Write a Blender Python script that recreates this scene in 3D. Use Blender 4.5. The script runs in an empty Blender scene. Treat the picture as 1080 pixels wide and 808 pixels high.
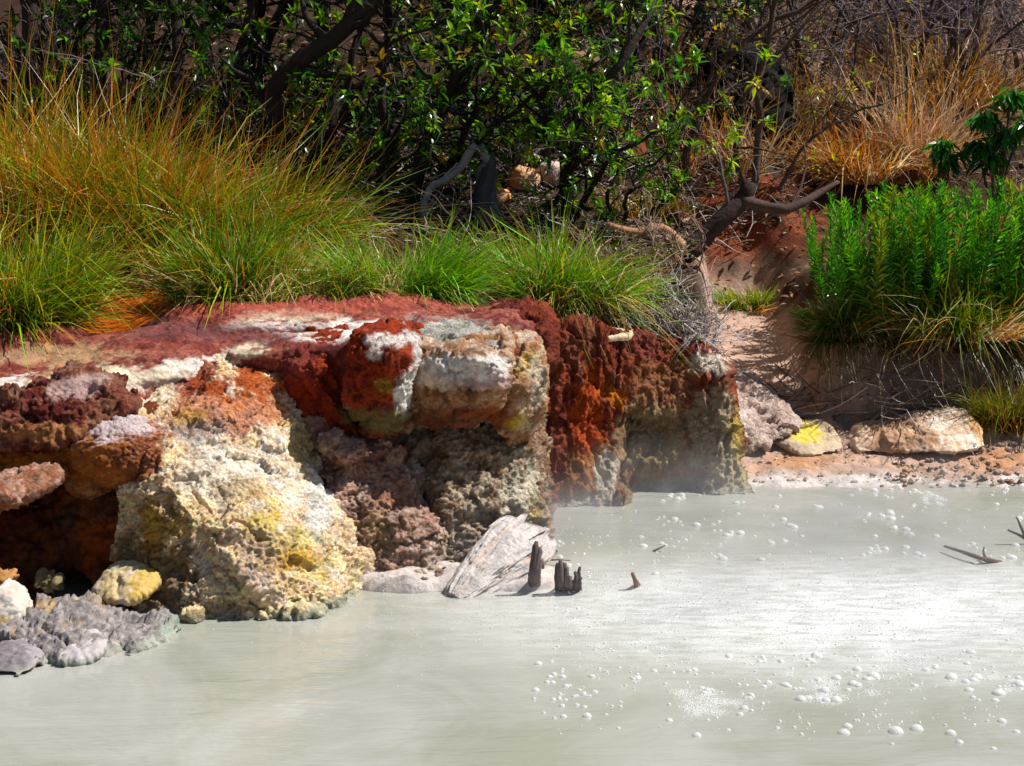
import bpy, bmesh, math
import numpy as np
from mathutils import Vector

R = math.radians
S = bpy.context.scene
C = S.collection
rng = np.random.default_rng(7)

# ------------------------------------------------------------------ camera
CAM_H, PITCH, FPX = 2.0, R(9.6), 1500.0
cd = bpy.data.cameras.new('camera'); cam = bpy.data.objects.new('camera', cd); C.objects.link(cam)
cam.location = (0, 0, CAM_H); cam.rotation_euler = (R(90) - PITCH, 0, 0)
cd.sensor_width = 36; cd.lens = 36 * FPX / 1080; cd.clip_end = 1000; cd.clip_start = .05
S.camera = cam
# ------------------------------------------------------------------ light
SUN_EL, SUN_AZ = R(53), R(7)          # azimuth measured from +X towards +Y (behind the scene)
w = bpy.data.worlds.new('World'); S.world = w; w.use_nodes = True
nt = w.node_tree; bg = nt.nodes['Background']; sky = nt.nodes.new('ShaderNodeTexSky')
sky.sky_type = 'NISHITA'; sky.sun_disc = False; sky.sun_elevation = SUN_EL; sky.sun_rotation = R(90) - SUN_AZ
nt.links.new(sky.outputs[0], bg.inputs[0]); bg.inputs[1].default_value = .05
L = Vector((math.cos(SUN_EL) * math.cos(SUN_AZ), math.cos(SUN_EL) * math.sin(SUN_AZ), math.sin(SUN_EL)))
sd = bpy.data.lights.new('sun', 'SUN'); sd.energy = 5.0; sd.angle = R(.55); sd.color = (1, .965, .91)
sun = bpy.data.objects.new('sun', sd); C.objects.link(sun); sun.rotation_euler = L.to_track_quat('Z', 'Y').to_euler(); sun.location = (20, 5, 30)
S.view_settings.view_transform = 'Standard'; S.view_settings.look = 'None'
S.view_settings.exposure = .57; S.view_settings.gamma = 1
S.cycles.max_bounces = 6; S.cycles.transparent_max_bounces = 8

# ------------------------------------------------------------------ helpers
def ray(px, py):
    u = (px - 540) / FPX; v = (404 - py) / FPX
    return np.array([u, math.cos(PITCH) + v * math.sin(PITCH), -math.sin(PITCH) + v * math.cos(PITCH)])
def at(px, py, Y):
    d = ray(px, py); return np.array([0, 0, CAM_H]) + d * (Y / d[1])
def atz(px, py, z=0.):
    d = ray(px, py); return np.array([0, 0, CAM_H]) + d * ((z - CAM_H) / d[2])

def _hash(ix, iy, iz, k):
    h = (ix.astype(np.int64) * 374761393 + iy.astype(np.int64) * 668265263 + iz.astype(np.int64) * 2147483647 + k * 1274126177) & 0xffffffff
    h = ((h ^ (h >> 13)) * 1274126177) & 0xffffffff
    h = ((h ^ (h >> 16)) * 2246822519) & 0xffffffff
    return ((h ^ (h >> 15)) & 0xffffff) / float(0xffffff)
def noise(p, seed=0):
    f = np.floor(p); t = p - f; t = t * t * t * (t * (t * 6 - 15) + 10); i = f.astype(np.int64); out = 0
    for a in (0, 1):
        wx = t[:, 0] if a else 1 - t[:, 0]
        for b in (0, 1):
            wy = t[:, 1] if b else 1 - t[:, 1]
            for c in (0, 1):
                wz = t[:, 2] if c else 1 - t[:, 2]
                out = out + wx * wy * wz * _hash(i[:, 0] + a, i[:, 1] + b, i[:, 2] + c, seed)
    return out * 2 - 1
def fbm(p, sc, octv=4, seed=0, gain=.5):
    s = 0; a = 1; tot = 0; p = np.asarray(p) * sc
    for k in range(octv):
        s = s + a * noise(p + 17.3 * k, seed + k); tot += a; a *= gain; p = p * 2.03
    return s / tot * 1.6
def worley(p, sc, seed=0):
    p = np.asarray(p) * sc; i = np.floor(p).astype(np.int64); d1 = np.full(len(p), 9.)
    for a in (-1, 0, 1):
        for b in (-1, 0, 1):
            for c in (-1, 0, 1):
                j = i + np.array([a, b, c])
                q = j + np.stack([_hash(j[:, 0], j[:, 1], j[:, 2], seed + m) for m in (11, 12, 13)], 1)
                d1 = np.minimum(d1, ((q - p) ** 2).sum(1))
    return np.sqrt(d1)
def facet(p, sc, seed=0):
    p = np.asarray(p) * sc; i = np.floor(p).astype(np.int64); d1 = np.full(len(p), 9.); val = np.zeros(len(p))
    for a in (-1, 0, 1):
        for b in (-1, 0, 1):
            for c in (-1, 0, 1):
                j = i + np.array([a, b, c]); H = [_hash(j[:, 0], j[:, 1], j[:, 2], seed + m) for m in (21, 22, 23, 24, 25, 26, 27)]
                df = p - (j + np.stack(H[:3], 1)); d = (df ** 2).sum(1); near = d < d1
                v_ = (H[3] - .5) + (df * (np.stack(H[4:], 1) - .5) * 2.2).sum(1); val = np.where(near, v_, val); d1 = np.minimum(d1, d)
    return val
def ss(a, b, x):
    t = np.clip((x - a) / (b - a), 0, 1); return t * t * (3 - 2 * t)

def mk(name, verts, faces, mats, parent=None, cols=None, smooth=True, link=True):
    """faces: list of int arrays, each (n,k)"""
    me = bpy.data.meshes.new(name); verts = np.asarray(verts, dtype=np.float32)
    me.vertices.add(len(verts)); me.vertices.foreach_set('co', verts.ravel())
    faces = [np.asarray(f, dtype=np.int32) for f in faces if len(f)]
    nl = sum(f.size for f in faces); npoly = sum(len(f) for f in faces)
    me.loops.add(nl); me.loops.foreach_set('vertex_index', np.concatenate([f.ravel() for f in faces]))
    me.polygons.add(npoly)
    tot = np.concatenate([np.full(len(f), f.shape[1], dtype=np.int32) for f in faces])
    st = np.concatenate([[0], np.cumsum(tot)[:-1]]).astype(np.int32)
    me.polygons.foreach_set('loop_start', st)
    me.polygons.foreach_set('use_smooth', np.full(npoly, smooth, dtype=bool))
    me.update(calc_edges=True)
    if cols is not None:
        a = me.color_attributes.new('Col', 'FLOAT_COLOR', 'POINT')
        cc = np.ones((len(verts), 4), dtype=np.float32); lu = (np.asarray(cols) @ np.array([.3, .6, .1]))[:, None]; cc[:, :3] = np.clip(lu + 1.22 * (np.asarray(cols) - lu), .003, .92); a.data.foreach_set('color', cc.ravel())
    for m in (mats if isinstance(mats, (list, tuple)) else [mats]): me.materials.append(m)
    o = bpy.data.objects.new(name, me)
    C.objects.link(o)
    if parent: o.parent = parent
    return o
def tag(o, label, cat, group=None):
    o['label'] = label; o['category'] = cat
    if group: o['group'] = group
    return o
def thing(name, label, cat, loc=(0, 0, 0), group=None):
    o = bpy.data.objects.new(name, None); C.objects.link(o); o.location = loc; o.empty_display_size = .1
    return tag(o, label, cat, group)
def rebase(o, base):
    """move a world-space mesh so its origin sits at base"""
    b = Vector(base); n = len(o.data.vertices); a = np.empty(n * 3, dtype=np.float32); o.data.vertices.foreach_get('co', a)
    o.data.vertices.foreach_set('co', (a.reshape(-1, 3) - np.array(b, dtype=np.float32)).ravel()); o.data.update()
    if o.parent is None: o.location = b
    return o

# ------------------------------------------------------------------ materials
def mat(name):
    m = bpy.data.materials.new(name); m.use_nodes = True
    return m, m.node_tree.nodes, m.node_tree.links, m.node_tree.nodes['Principled BSDF']
def node(N, t, **kw):
    n = N.new(t)
    for k, v in kw.items():
        if k in n.inputs: n.inputs[k].default_value = v
        else: setattr(n, k, v)
    return n
def rock_material(name, fine=45, bump=.6, rough=.9, contrast=.5, spec=.25):
    m, N, K, P = mat(name)
    at_ = node(N, 'ShaderNodeAttribute', attribute_name='Col'); tc = N.new('ShaderNodeTexCoord')
    n1 = node(N, 'ShaderNodeTexNoise', Scale=fine, Detail=9, Roughness=.78); n2 = node(N, 'ShaderNodeTexNoise', Scale=fine * .22, Detail=5, Roughness=.6)
    v = node(N, 'ShaderNodeTexVoronoi', Scale=fine * .9)
    for n in (n1, n2, v): K.new(tc.outputs['Object'], n.inputs['Vector'])
    add = node(N, 'ShaderNodeMath', operation='ADD'); K.new(n1.outputs[0], add.inputs[0]); K.new(n2.outputs[0], add.inputs[1])
    mr = N.new('ShaderNodeMapRange'); mr.inputs[1].default_value = .62; mr.inputs[2].default_value = 1.35; mr.inputs[3].default_value = 1 - contrast; mr.inputs[4].default_value = 1 + contrast * .75
    K.new(add.outputs[0], mr.inputs[0])
    mul = node(N, 'ShaderNodeVectorMath', operation='SCALE'); K.new(at_.outputs['Color'], mul.inputs[0]); K.new(mr.outputs[0], mul.inputs['Scale'])
    K.new(mul.outputs[0], P.inputs['Base Color'])
    a2 = node(N, 'ShaderNodeMath', operation='MULTIPLY_ADD'); K.new(v.outputs['Distance'], a2.inputs[0]); a2.inputs[1].default_value = .5; K.new(n1.outputs[0], a2.inputs[2])
    b = node(N, 'ShaderNodeBump', Strength=bump, Distance=.02); K.new(a2.outputs[0], b.inputs['Height']); K.new(b.outputs[0], P.inputs['Normal'])
    P.inputs['Roughness'].default_value = rough; P.inputs['Specular IOR Level'].default_value = spec
    return m
M_ROCK = rock_material('mineral_rock', 62, 1., .9, .62)
M_SMOOTHROCK = rock_material('worn_rock', 45, .8, .85, .5)
M_GROUND = rock_material('earth', 35, .6, .95, .45, .1)
M_MUD = rock_material('grey_mud', 40, .7, .55, .35, .4)
M_STONE = rock_material('stone', 40, .4, .85, .35)
def wood_material(name, fine=40, rough=.85, contrast=.5):
    m = rock_material(name, fine, .5, rough, contrast); return m
M_WOOD = wood_material('bark'); M_DRIFT = wood_material('weathered_wood', 60, .8, .4)
def leaf_material(name, rough=.35, trans=.35, spec=.5, gain=1.6):
    m, N, K, P = mat(name)
    a = node(N, 'ShaderNodeAttribute', attribute_name='Col'); K.new(a.outputs['Color'], P.inputs['Base Color'])
    P.inputs['Roughness'].default_value = rough; P.inputs['Specular IOR Level'].default_value = spec
    t = N.new('ShaderNodeBsdfTranslucent'); g = node(N, 'ShaderNodeVectorMath', operation='SCALE'); g.inputs['Scale'].default_value = gain
    K.new(a.outputs['Color'], g.inputs[0]); K.new(g.outputs[0], t.inputs['Color'])
    mx = N.new('ShaderNodeMixShader'); mx.inputs[0].default_value = trans; K.new(P.outputs[0], mx.inputs[1]); K.new(t.outputs[0], mx.inputs[2])
    K.new(mx.outputs[0], N['Material Output'].inputs['Surface'])
    return m
M_LEAF = leaf_material('leaf', .33, .38, .5, 1.5); M_GRASS = leaf_material('grass_blade', .4, .24, .45, 1.25); M_DRY = leaf_material('dry_blade', .6, .35, .3, 1.3)

# ------------------------------------------------------------------ terrain
def lerpf(xs, ys, x): return np.interp(x, xs, ys)
def terrain(x, y):
    x = np.asarray(x, float); y = np.asarray(y, float)
    right = lerpf([-60, 2, 2.6, 7.6, 8.0, 8.17, 8.5, 8.8, 9.3, 10, 11.5, 12.2, 13, 14, 18, 30, 60, 140], [.35, .25, -.35, -.3, -.1, 0., .05, .1, .23, .42, .72, 1.0, 1.6, 2.1, 4.2, 11, 24, 40], y)
    bank = .34 * ss(1.95, 2.35, x) * ss(9.1, 9.5, y) * (1 - ss(11.6, 13.5, y))
    gul = .3 * ss(11.3, 12.2, y) * (1 - ss(13, 15, y)) * ss(.9, 1.3, x) * (1 - ss(2.1, 2.6, x))
    right = right + bank + gul
    left = lerpf([-60, 2, 2.6, 6.4, 7.0, 7.5, 9, 10.5, 12, 14, 18, 30, 60, 140], [.35, .25, -.35, -.3, .9, 1.06, 1.2, 1.5, 2.0, 2.9, 4.9, 11.5, 24, 40], y)
    yf = lerpf([-40, -1, .05, .25, 1.3], [7.15, 7.15, 7.4, 8.45, 8.6], x)
    left = np.where(y < 9, np.minimum(left, -.35 + (left + .35) * ss(yf - .35, yf + .1, y)), left)
    edge = lerpf([7, 8.2, 9, 10, 12, 14, 18], [1.08, 1.1, 1.2, 1.3, 1.1, .8, .5], y)
    m = ss(edge - .02, edge + .24, x)
    z = left * (1 - m) + right * m
    md_ = np.sqrt(((x - 2.62) / .62) ** 2 + ((y - 9.42) / .3) ** 2 ) + .12 * np.sin(x * 9) * np.cos(y * 7)
    z = z + .2 * (1 - ss(.45, 1.05, md_))
    # far sides of the pool
    side = ss(7, 9, np.abs(x)); z = np.maximum(z, side * .5 * (y < 9) + -.5 * (1 - side))
    # mud shelf at the foot of the ledge, drift bar
    for (cx, cy, rx, ry, h) in ((-.45, 6.33, .38, .2, .35), (.0, 6.35, .28, .2, .33)):
        d = ((x - cx) / rx) ** 2 + ((y - cy) / ry) ** 2
        z = np.where(y < 7, np.maximum(z, -.3 + h * (1 - ss(.6, 1.4, d))), z)
    return z
def tz(x, y):
    return float(terrain(np.array([x]), np.array([y]))[0])
def ground(px, py):
    """where the view ray through a picture point meets the terrain"""
    d = ray(px, py); t = np.linspace(6, 40, 6000)
    P = np.array([0, 0, CAM_H]) + d * t[:, None]
    h = terrain(P[:, 0], P[:, 1]); k = np.argmax((P[:, 2] <= h) & (P[:, 1] > 6.8)); return P[k]

def spaced(lo, hi, a, b, n, far):
    mid = np.linspace(a, b, n); k = 26
    l = a - (a - lo) * (np.linspace(1, 0, k, endpoint=False) ** 2.4); r = b + (hi - b) * (np.linspace(0, 1, k + 1)[1:] ** 2.4)
    return np.concatenate([l, mid, r])
gx = spaced(-120, 120, -4.2, 5.2, 330, 0); gy = spaced(-60, 140, 5.6, 16, 400, 0)
X, Y = np.meshgrid(gx, gy); p = np.stack([X.ravel(), Y.ravel(), np.zeros(X.size)], 1)
z = terrain(p[:, 0], p[:, 1])
rough = .02 + .07 * ss(9.5, 11, p[:, 1]) + .1 * ss(13, 16, p[:, 1]); onpath = ss(1.1, 1.4, p[:, 0]) * (1 - ss(1.9, 2.3, p[:, 0])) * (1 - ss(11.6, 12.2, p[:, 1]))
rough = rough * (1 - .6 * onpath)
z = z + rough * fbm(p, 1.7, 5, 3) + .012 * fbm(p, 14, 3, 9) * ss(7, 8, p[:, 1]) + .012 * fbm(p, 7, 4, 9)
bk = ss(1.95, 2.2, p[:, 0]) * ss(8.9, 9.1, p[:, 1]) * (1 - ss(10.2, 10.8, p[:, 1])); z = z + bk * (.07 * fbm(p, 4.5, 5, 33) + .03 * fbm(p, 13, 4, 34))
rub = ss(1.2, 1.5, p[:, 0]) * ss(8.12, 8.2, p[:, 1]) * (1 - ss(8.5, 8.8, p[:, 1])); z = z + .014 * rub * fbm(p, 18, 3, 29)
p[:, 2] = z
p[:, 2] += .025 * fbm(p * np.array([1, 1, 0]), 8, 4, 55) * (p[:, 1] < 6.7) * (p[:, 1] > 5.5) * (p[:, 2] > -.1)
# red cut bank
n1 = fbm(p, 1.3, 5, 21)[:, None]; n2 = fbm(p, 5, 4, 22)[:, None]
litter_shade = np.array([.04, .024, .016]); hill = np.array([.34, .23, .16]); pathc = np.array([.42, .30, .24]); redc = np.array([.17, .055, .03]); mudc = np.array([.55, .50, .47]); orange = np.array([.45, .2, .07])
col = litter_shade + (hill - litter_shade) * ss(.0, .7, n1 * ss(-1, 1.5, p[:, 0:1]) + 1.1 * ss(12, 15, p[:, 1])[:, None] * ss(.3, 2.5, p[:, 0])[:, None] - .5)  # litter tone also darkened to stand for shade under the shrubs
def mixc(col, c, w): return col * (1 - w) + c * w
X_, Y_ = p[:, 0:1], p[:, 1:2]
col = mixc(col, redc, ss(.4, 1., X_) * (1 - ss(2.3, 3.2, X_)) * ss(11.4, 11.9, Y_) * (1 - ss(12.8, 13.5, Y_)) * ss(-.6, .2, n2) * .9)
col = mixc(col, np.array([.42, .11, .03]), (1 - ss(-1.6, -1.0, X_)) * (1 - ss(8., 9., Y_)) * .85)
pm = ss(1.15, 1.35, X_ + .12 * n2) * (1 - ss(1.95, 2.2, X_ + .12 * n2 - .3 * (1 - ss(9.5, 9.9, Y_)))) * (1 - ss(11.4, 12, Y_))
shore = ss(1.1, 1.3, X_) * (1 - ss(9.0, 9.4, Y_ + .15 * n2)) * ss(7.9, 8.1, Y_)
col = mixc(col, pathc * (1 + .15 * n2), np.maximum(pm, shore * .95))
col = mixc(col, orange, shore * ss(.1, .4, n1) * ss(8.35, 8.5, Y_) * .5)
col = mixc(col, np.array([.06, .042, .032]), ss(1.95, 2.3, X_ + .15 * n2 - .3 * (1 - ss(9.5, 9.9, Y_))) * ss(9.05, 9.2, Y_) * (1 - ss(10.2, 10.8, Y_)) * .8)  # near-black tone paints the shade under the weeds onto the bank
col = mixc(col, mudc, (1 - ss(8.25, 8.4, Y_ + .08 * n2)) * (1 - ss(.06, .12, p[:, 2:3])))
md_ = np.sqrt(((X_ - 2.62) / .66) ** 2 + ((Y_ - 9.38) / .34) ** 2) + .3 * n2; col = mixc(col, np.array([.26, .21, .19]) * (1 + .5 * n1), (1 - ss(.6, 1.0, md_)) * .7)
nx, ny = len(gx), len(gy); ii = np.arange(nx * ny).reshape(ny, nx)
q = np.stack([ii[:-1, :-1], ii[:-1, 1:], ii[1:, 1:], ii[1:, :-1]], -1).reshape(-1, 4)
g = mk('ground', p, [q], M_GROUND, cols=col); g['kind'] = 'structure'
def tzn(x, y): return tz(x, y)

# ------------------------------------------------------------------ water
m, N, K, P = mat('milky_water')
tc = N.new('ShaderNodeTexCoord'); mp = N.new('ShaderNodeMapping'); K.new(tc.outputs['Object'], mp.inputs[0]); mp.inputs['Scale'].default_value = (.8, 3.4, 1)
w1 = node(N, 'ShaderNodeTexNoise', Scale=3.0, Detail=3, Roughness=.5, Distortion=.3); w2 = node(N, 'ShaderNodeTexNoise', Scale=17, Detail=2, Roughness=.5); w3 = node(N, 'ShaderNodeTexNoise', Scale=1.3, Detail=6, Roughness=.6, Distortion=1.2)
fz = node(N, 'ShaderNodeTexNoise', Scale=150, Detail=2)
for n in (w1, w2): K.new(mp.outputs[0], n.inputs['Vector'])
K.new(tc.outputs['Object'], w3.inputs['Vector']); K.new(mp.outputs[0], fz.inputs['Vector'])
# fizzing patch: fine froth on the boiling part of the pool, whitened further for glare
sub = node(N, 'ShaderNodeVectorMath', operation='SUBTRACT'); K.new(tc.outputs['Object'], sub.inputs[0]); sub.inputs[1].default_value = (1.55, 5.95, 0)
dv = node(N, 'ShaderNodeVectorMath', operation='DIVIDE'); K.new(sub.outputs[0], dv.inputs[0]); dv.inputs[1].default_value = (2.0, .95, 1)
ln = node(N, 'ShaderNodeVectorMath', operation='LENGTH'); K.new(dv.outputs[0], ln.inputs[0])
mr = N.new('ShaderNodeMapRange'); mr.interpolation_type = 'SMOOTHSTEP'; K.new(ln.outputs['Value'], mr.inputs[0]); mr.inputs[1].default_value = 1.25; mr.inputs[2].default_value = .0
mu = node(N, 'ShaderNodeMath', operation='MULTIPLY'); K.new(mr.outputs[0], mu.inputs[0])
mr2 = N.new('ShaderNodeMapRange'); fs = node(N, 'ShaderNodeTexNoise', Scale=7, Detail=10, Roughness=.75); K.new(mp.outputs[0], fs.inputs['Vector']); K.new(fs.outputs[0], mr2.inputs[0]); mr2.inputs[1].default_value = .38; mr2.inputs[2].default_value = .6; mr2.inputs[3].default_value = .2; mr2.inputs[4].default_value = .95
K.new(mr2.outputs[0], mu.inputs[1])
c1 = N.new('ShaderNodeMix'); c1.data_type = 'RGBA'; c1.inputs[6].default_value = (.27, .275, .225, 1); c1.inputs[7].default_value = (.36, .36, .33, 1)
mr3 = N.new('ShaderNodeMapRange'); K.new(w3.outputs[0], mr3.inputs[0]); mr3.inputs[1].default_value = .35; mr3.inputs[2].default_value = .65; K.new(mr3.outputs[0], c1.inputs[0])
c2 = N.new('ShaderNodeMix'); c2.data_type = 'RGBA'; K.new(mu.outputs[0], c2.inputs[0]); K.new(c1.outputs[2], c2.inputs[6]); c2.inputs[7].default_value = (.9, .92, .92, 1)
K.new(c2.outputs[2], P.inputs['Base Color']); P.inputs['Roughness'].default_value = .04; P.inputs['IOR'].default_value = 1.65
ad = node(N, 'ShaderNodeMath', operation='MULTIPLY_ADD'); K.new(w2.outputs[0], ad.inputs[0]); ad.inputs[1].default_value = .22; K.new(w1.outputs[0], ad.inputs[2])
ad2 = node(N, 'ShaderNodeMath', operation='MULTIPLY'); K.new(fz.outputs[0], ad2.inputs[0]); K.new(mu.outputs[0], ad2.inputs[1])
ad3 = node(N, 'ShaderNodeMath', operation='MULTIPLY_ADD'); K.new(ad2.outputs[0], ad3.inputs[0]); ad3.inputs[1].default_value = .35; K.new(ad.outputs[0], ad3.inputs[2])
bp = node(N, 'ShaderNodeBump', Strength=.27, Distance=.03); K.new(ad3.outputs[0], bp.inputs['Height']); K.new(bp.outputs[0], P.inputs['Normal'])
M_WATER = m
wx = np.linspace(-9, 9, 90); wy = np.linspace(1.8, 8.6, 60); X, Y = np.meshgrid(wx, wy); wp = np.stack([X.ravel(), Y.ravel(), np.zeros(X.size)], 1)
ii = np.arange(wp.shape[0]).reshape(60, 90); q = np.stack([ii[:-1, :-1], ii[:-1, 1:], ii[1:, 1:], ii[1:, :-1]], -1).reshape(-1, 4)
wo = mk('water', wp, [q], M_WATER); wo['kind'] = 'structure'

# ------------------------------------------------------------------ rocks
def hull(pts, back=.0, drop=0.):
    P = [at(*q) for q in pts]
    if back: P += [v + np.array([0, back, 0]) for v in P]
    if drop: P += [v - np.array([0, 0, drop]) for v in P]
    return ('hull', np.array(P))
def blob(px, py, Y, r, e=2.4, rz=0.):
    return ('blob', at(px, py, Y), np.array(r), e, rz)
def crumbs(x0, y0, x1, y1, n, r0, r1, seed, dy=.05):
    g_ = np.random.default_rng(seed); out = []
    for _ in range(n):
        t = g_.random(); px = x0 + (x1 - x0) * t; py = y0 + (y1 - y0) * t; c = atz(px, py, 0); r = g_.uniform(r0, r1)
        out.append(('blob', c + np.array([0, g_.uniform(-.3, 1) * dy, g_.uniform(-.3, .5) * r]), np.array([1.3, 1, .8]) * r, g_.uniform(1.8, 3), g_.uniform(0, 3)))
    return out
def solid(shapes, voxel):
    bm = bmesh.new()
    for s in shapes:
        if s[0] == 'hull':
            t = bmesh.new()
            for v in s[1]: t.verts.new(v)
            r = bmesh.ops.convex_hull(t, input=t.verts)
            bmesh.ops.delete(t, geom=[v for v in t.verts if not v.link_faces], context='VERTS')
        else:
            t = bmesh.new(); bmesh.ops.create_icosphere(t, subdivisions=4, radius=1)
            cs, sn = math.cos(s[4]), math.sin(s[4])
            for v in t.verts:
                c = np.array(v.co); k = (np.abs(c) ** s[3]).sum() ** (-1 / s[3]); c = c * k * s[2]
                v.co = (s[1][0] + c[0] * cs - c[1] * sn, s[1][1] + c[0] * sn + c[1] * cs, s[1][2] + c[2])
        bmesh.ops.recalc_face_normals(t, faces=t.faces)
        me = bpy.data.meshes.new('t'); t.to_mesh(me); t.free(); bm.from_mesh(me); bpy.data.meshes.remove(me)
    me = bpy.data.meshes.new('t'); bm.to_mesh(me); bm.free()
    o = bpy.data.objects.new('t', me); C.objects.link(o)
    md = o.modifiers.new('r', 'REMESH'); md.mode = 'VOXEL'; md.voxel_size = voxel
    dg = bpy.context.evaluated_depsgraph_get(); ev = o.evaluated_get(dg); em = ev.to_mesh()
    v = np.empty(len(em.vertices) * 3, dtype=np.float32); em.vertices.foreach_get('co', v); v = v.reshape(-1, 3).astype(float)
    f = np.empty(len(em.loops), dtype=np.int32); em.loops.foreach_get('vertex_index', f)
    tot = np.empty(len(em.polygons), dtype=np.int32); em.polygons.foreach_get('loop_total', tot)
    assert (tot == 4).all(); f = f.reshape(-1, 4)
    ev.to_mesh_clear(); bpy.data.objects.remove(o); bpy.data.meshes.remove(me)
    return v, f
def relax(v, f, n):
    e = np.concatenate([f[:, [0, 1]], f[:, [1, 2]], f[:, [2, 3]], f[:, [3, 0]]]); e = np.concatenate([e, e[:, ::-1]])
    cnt = np.bincount(e[:, 0], minlength=len(v))[:, None]
    for _ in range(n):
        s = np.stack([np.bincount(e[:, 0], weights=v[e[:, 1], k], minlength=len(v)) for k in range(3)], 1)
        v = v * .4 + .6 * s / cnt
    return v
def normals(v, f):
    n = np.cross(v[f[:, 2]] - v[f[:, 0]], v[f[:, 3]] - v[f[:, 1]]); N_ = np.zeros_like(v)
    for k in range(4):
        for c in range(3): N_[:, c] += np.bincount(f[:, k], weights=n[:, c], minlength=len(v))
    return N_ / (np.linalg.norm(N_, axis=1, keepdims=True) + 1e-9)
def rockmesh(name, shapes, voxel, palette, stains=(), big=.05, mid=.028, pit=.02, fine=.007, sm=6, seed=1, parent=None, material=None, top=None, stretch=1., pscale=3., fsc=1.):
    v, f = solid(shapes, voxel); v = relax(v, f, sm); n = normals(v, f)
    q = v * np.array([1, 1, stretch])
    wq = q + .03 * np.stack([fbm(q, 9, 3, seed + 71), fbm(q, 9, 3, seed + 72), fbm(q, 9, 3, seed + 73)], 1)
    rg = lambda sc, k, o_=4: 1 - 2.2 * np.abs(fbm(wq, sc * fsc, o_, seed + k, .55))
    wq = q + .04 * np.stack([fbm(q, 6, 4, seed + 71), fbm(q, 6, 4, seed + 72), fbm(q, 6, 4, seed + 73)], 1)
    rg = lambda sc, k, o_=4: 1 - 2.2 * np.abs(fbm(wq, sc * fsc, o_, seed + k, .55))
    rgh = .25 + .75 * ss(-.35, .4, fbm(v, 2.0, 3, seed + 61))
    d = big * fbm(q, 2.4, 5, seed, .5) + mid * .3 * rg(4.5, 5) + mid * .3 * fbm(wq, 11 * fsc, 4, seed + 8, .6) * rgh + mid * .18 * rg(23, 7, 3) * rgh
    fq = q + .012 * np.stack([fbm(q, 14, 3, seed + 81), fbm(q, 14, 3, seed + 82), fbm(q, 14, 3, seed + 83)], 1)
    d += mid * .8 * facet(fq * np.array([1, 1, 1.25]), 5.2 * fsc, seed + 90) + mid * .36 * facet(fq, 12 * fsc, seed + 91) + mid * .2 * facet(fq, 26 * fsc, seed + 92) * rgh
    d -= mid * .8 * (1 - ss(0, .07, np.abs(fbm(wq, 2.6 * fsc, 3, seed + 77)))) * ss(-.1, .3, fbm(v, 1.7, 2, seed + 78))          # cracks
    if pit:
        wv = worley(wq, 19 * fsc, seed); w2_ = worley(wq, 44 * fsc, seed + 40)
        msk = ss(-.2, .45, fbm(v, 3.6, 3, seed + 60))
        d += pit * .7 * msk * (-(1 - ss(.1, .6, wv))) + pit * .4 * (.35 + .65 * msk) * (.45 - ss(.1, .7, w2_)) * np.sign(fbm(v, 5, 2, seed + 66))
    d += fine * .6 * rg(50, 9, 3) + fine * .8 * fbm(q, 90, 2, seed + 10)
    v = v + n * d[:, None]; n2_ = normals(v, f)
    pal = np.array(palette); a = fbm(v, pscale, 6, seed + 20, .68); b = fbm(v, pscale * 5.1, 5, seed + 30, .7)
    t = np.clip((a + .7 * b) * .95 + .5, 0, .999) * (len(pal) - 1); k = t.astype(int); fr = (t - k)[:, None]
    col = pal[k] * (1 - fr) + pal[k + 1] * fr
    if top is not None:
        wgt = (ss(top[1], top[2], n2_[:, 2] + .35 * b) * top[3])[:, None]; col = col * (1 - wgt) + np.array(top[0]) * wgt
    nb = fbm(v * np.array([1, 1, .55]), 8, 6, seed + 70, .7) + .35 * fbm(v, 45, 3, seed + 74)
    for (px, py, Y_s, rx, ry, c, st) in stains:
        o_ = at(px, py, Y_s); k_ = Y_s / FPX
        dd = np.sqrt(((v[:, 0] - o_[0]) / (rx * k_)) ** 2 + ((v[:, 2] - o_[2]) / (ry * k_)) ** 2 + ((v[:, 1] - o_[1]) / (1.6 * max(rx, ry) * k_ + .1)) ** 2)
        wgt = (ss(1.2, .7, dd + .5 * nb) * st)[:, None] if False else ((1 - ss(.72, 1.12, dd + .62 * nb)) * st)[:, None]
        col = col * (1 - wgt) + np.array(c) * (1 + .12 * b[:, None]) * wgt
    sc = ((1 - ss(.012, .04, v[:, 2] + .02 * nb)) * .7)[:, None]; col = col * (1 - sc) + np.array([.34, .35, .29]) * sc    # mineral scum at the water line
    o = mk(name, v, [f], material or M_ROCK, parent=parent, cols=col)
    return o

WHITE = (.80, .76, .70); CREAM = (.70, .62, .47); PINK = (.52, .33, .27); RED = (.30, .045, .02); DRED = (.14, .022, .014); MAROON = (.20, .055, .05)
ORANGE = (.50, .17, .03); OCHRE = (.50, .33, .08); YELL = (.66, .50, .09); OLIVE = (.16, .14, .06); BROWN = (.17, .085, .045); GREY = (.36, .34, .31); DGREY = (.12, .11, .095); LILAC = (.46, .34, .34)
DUSK = (.34, .17, .14)

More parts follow.
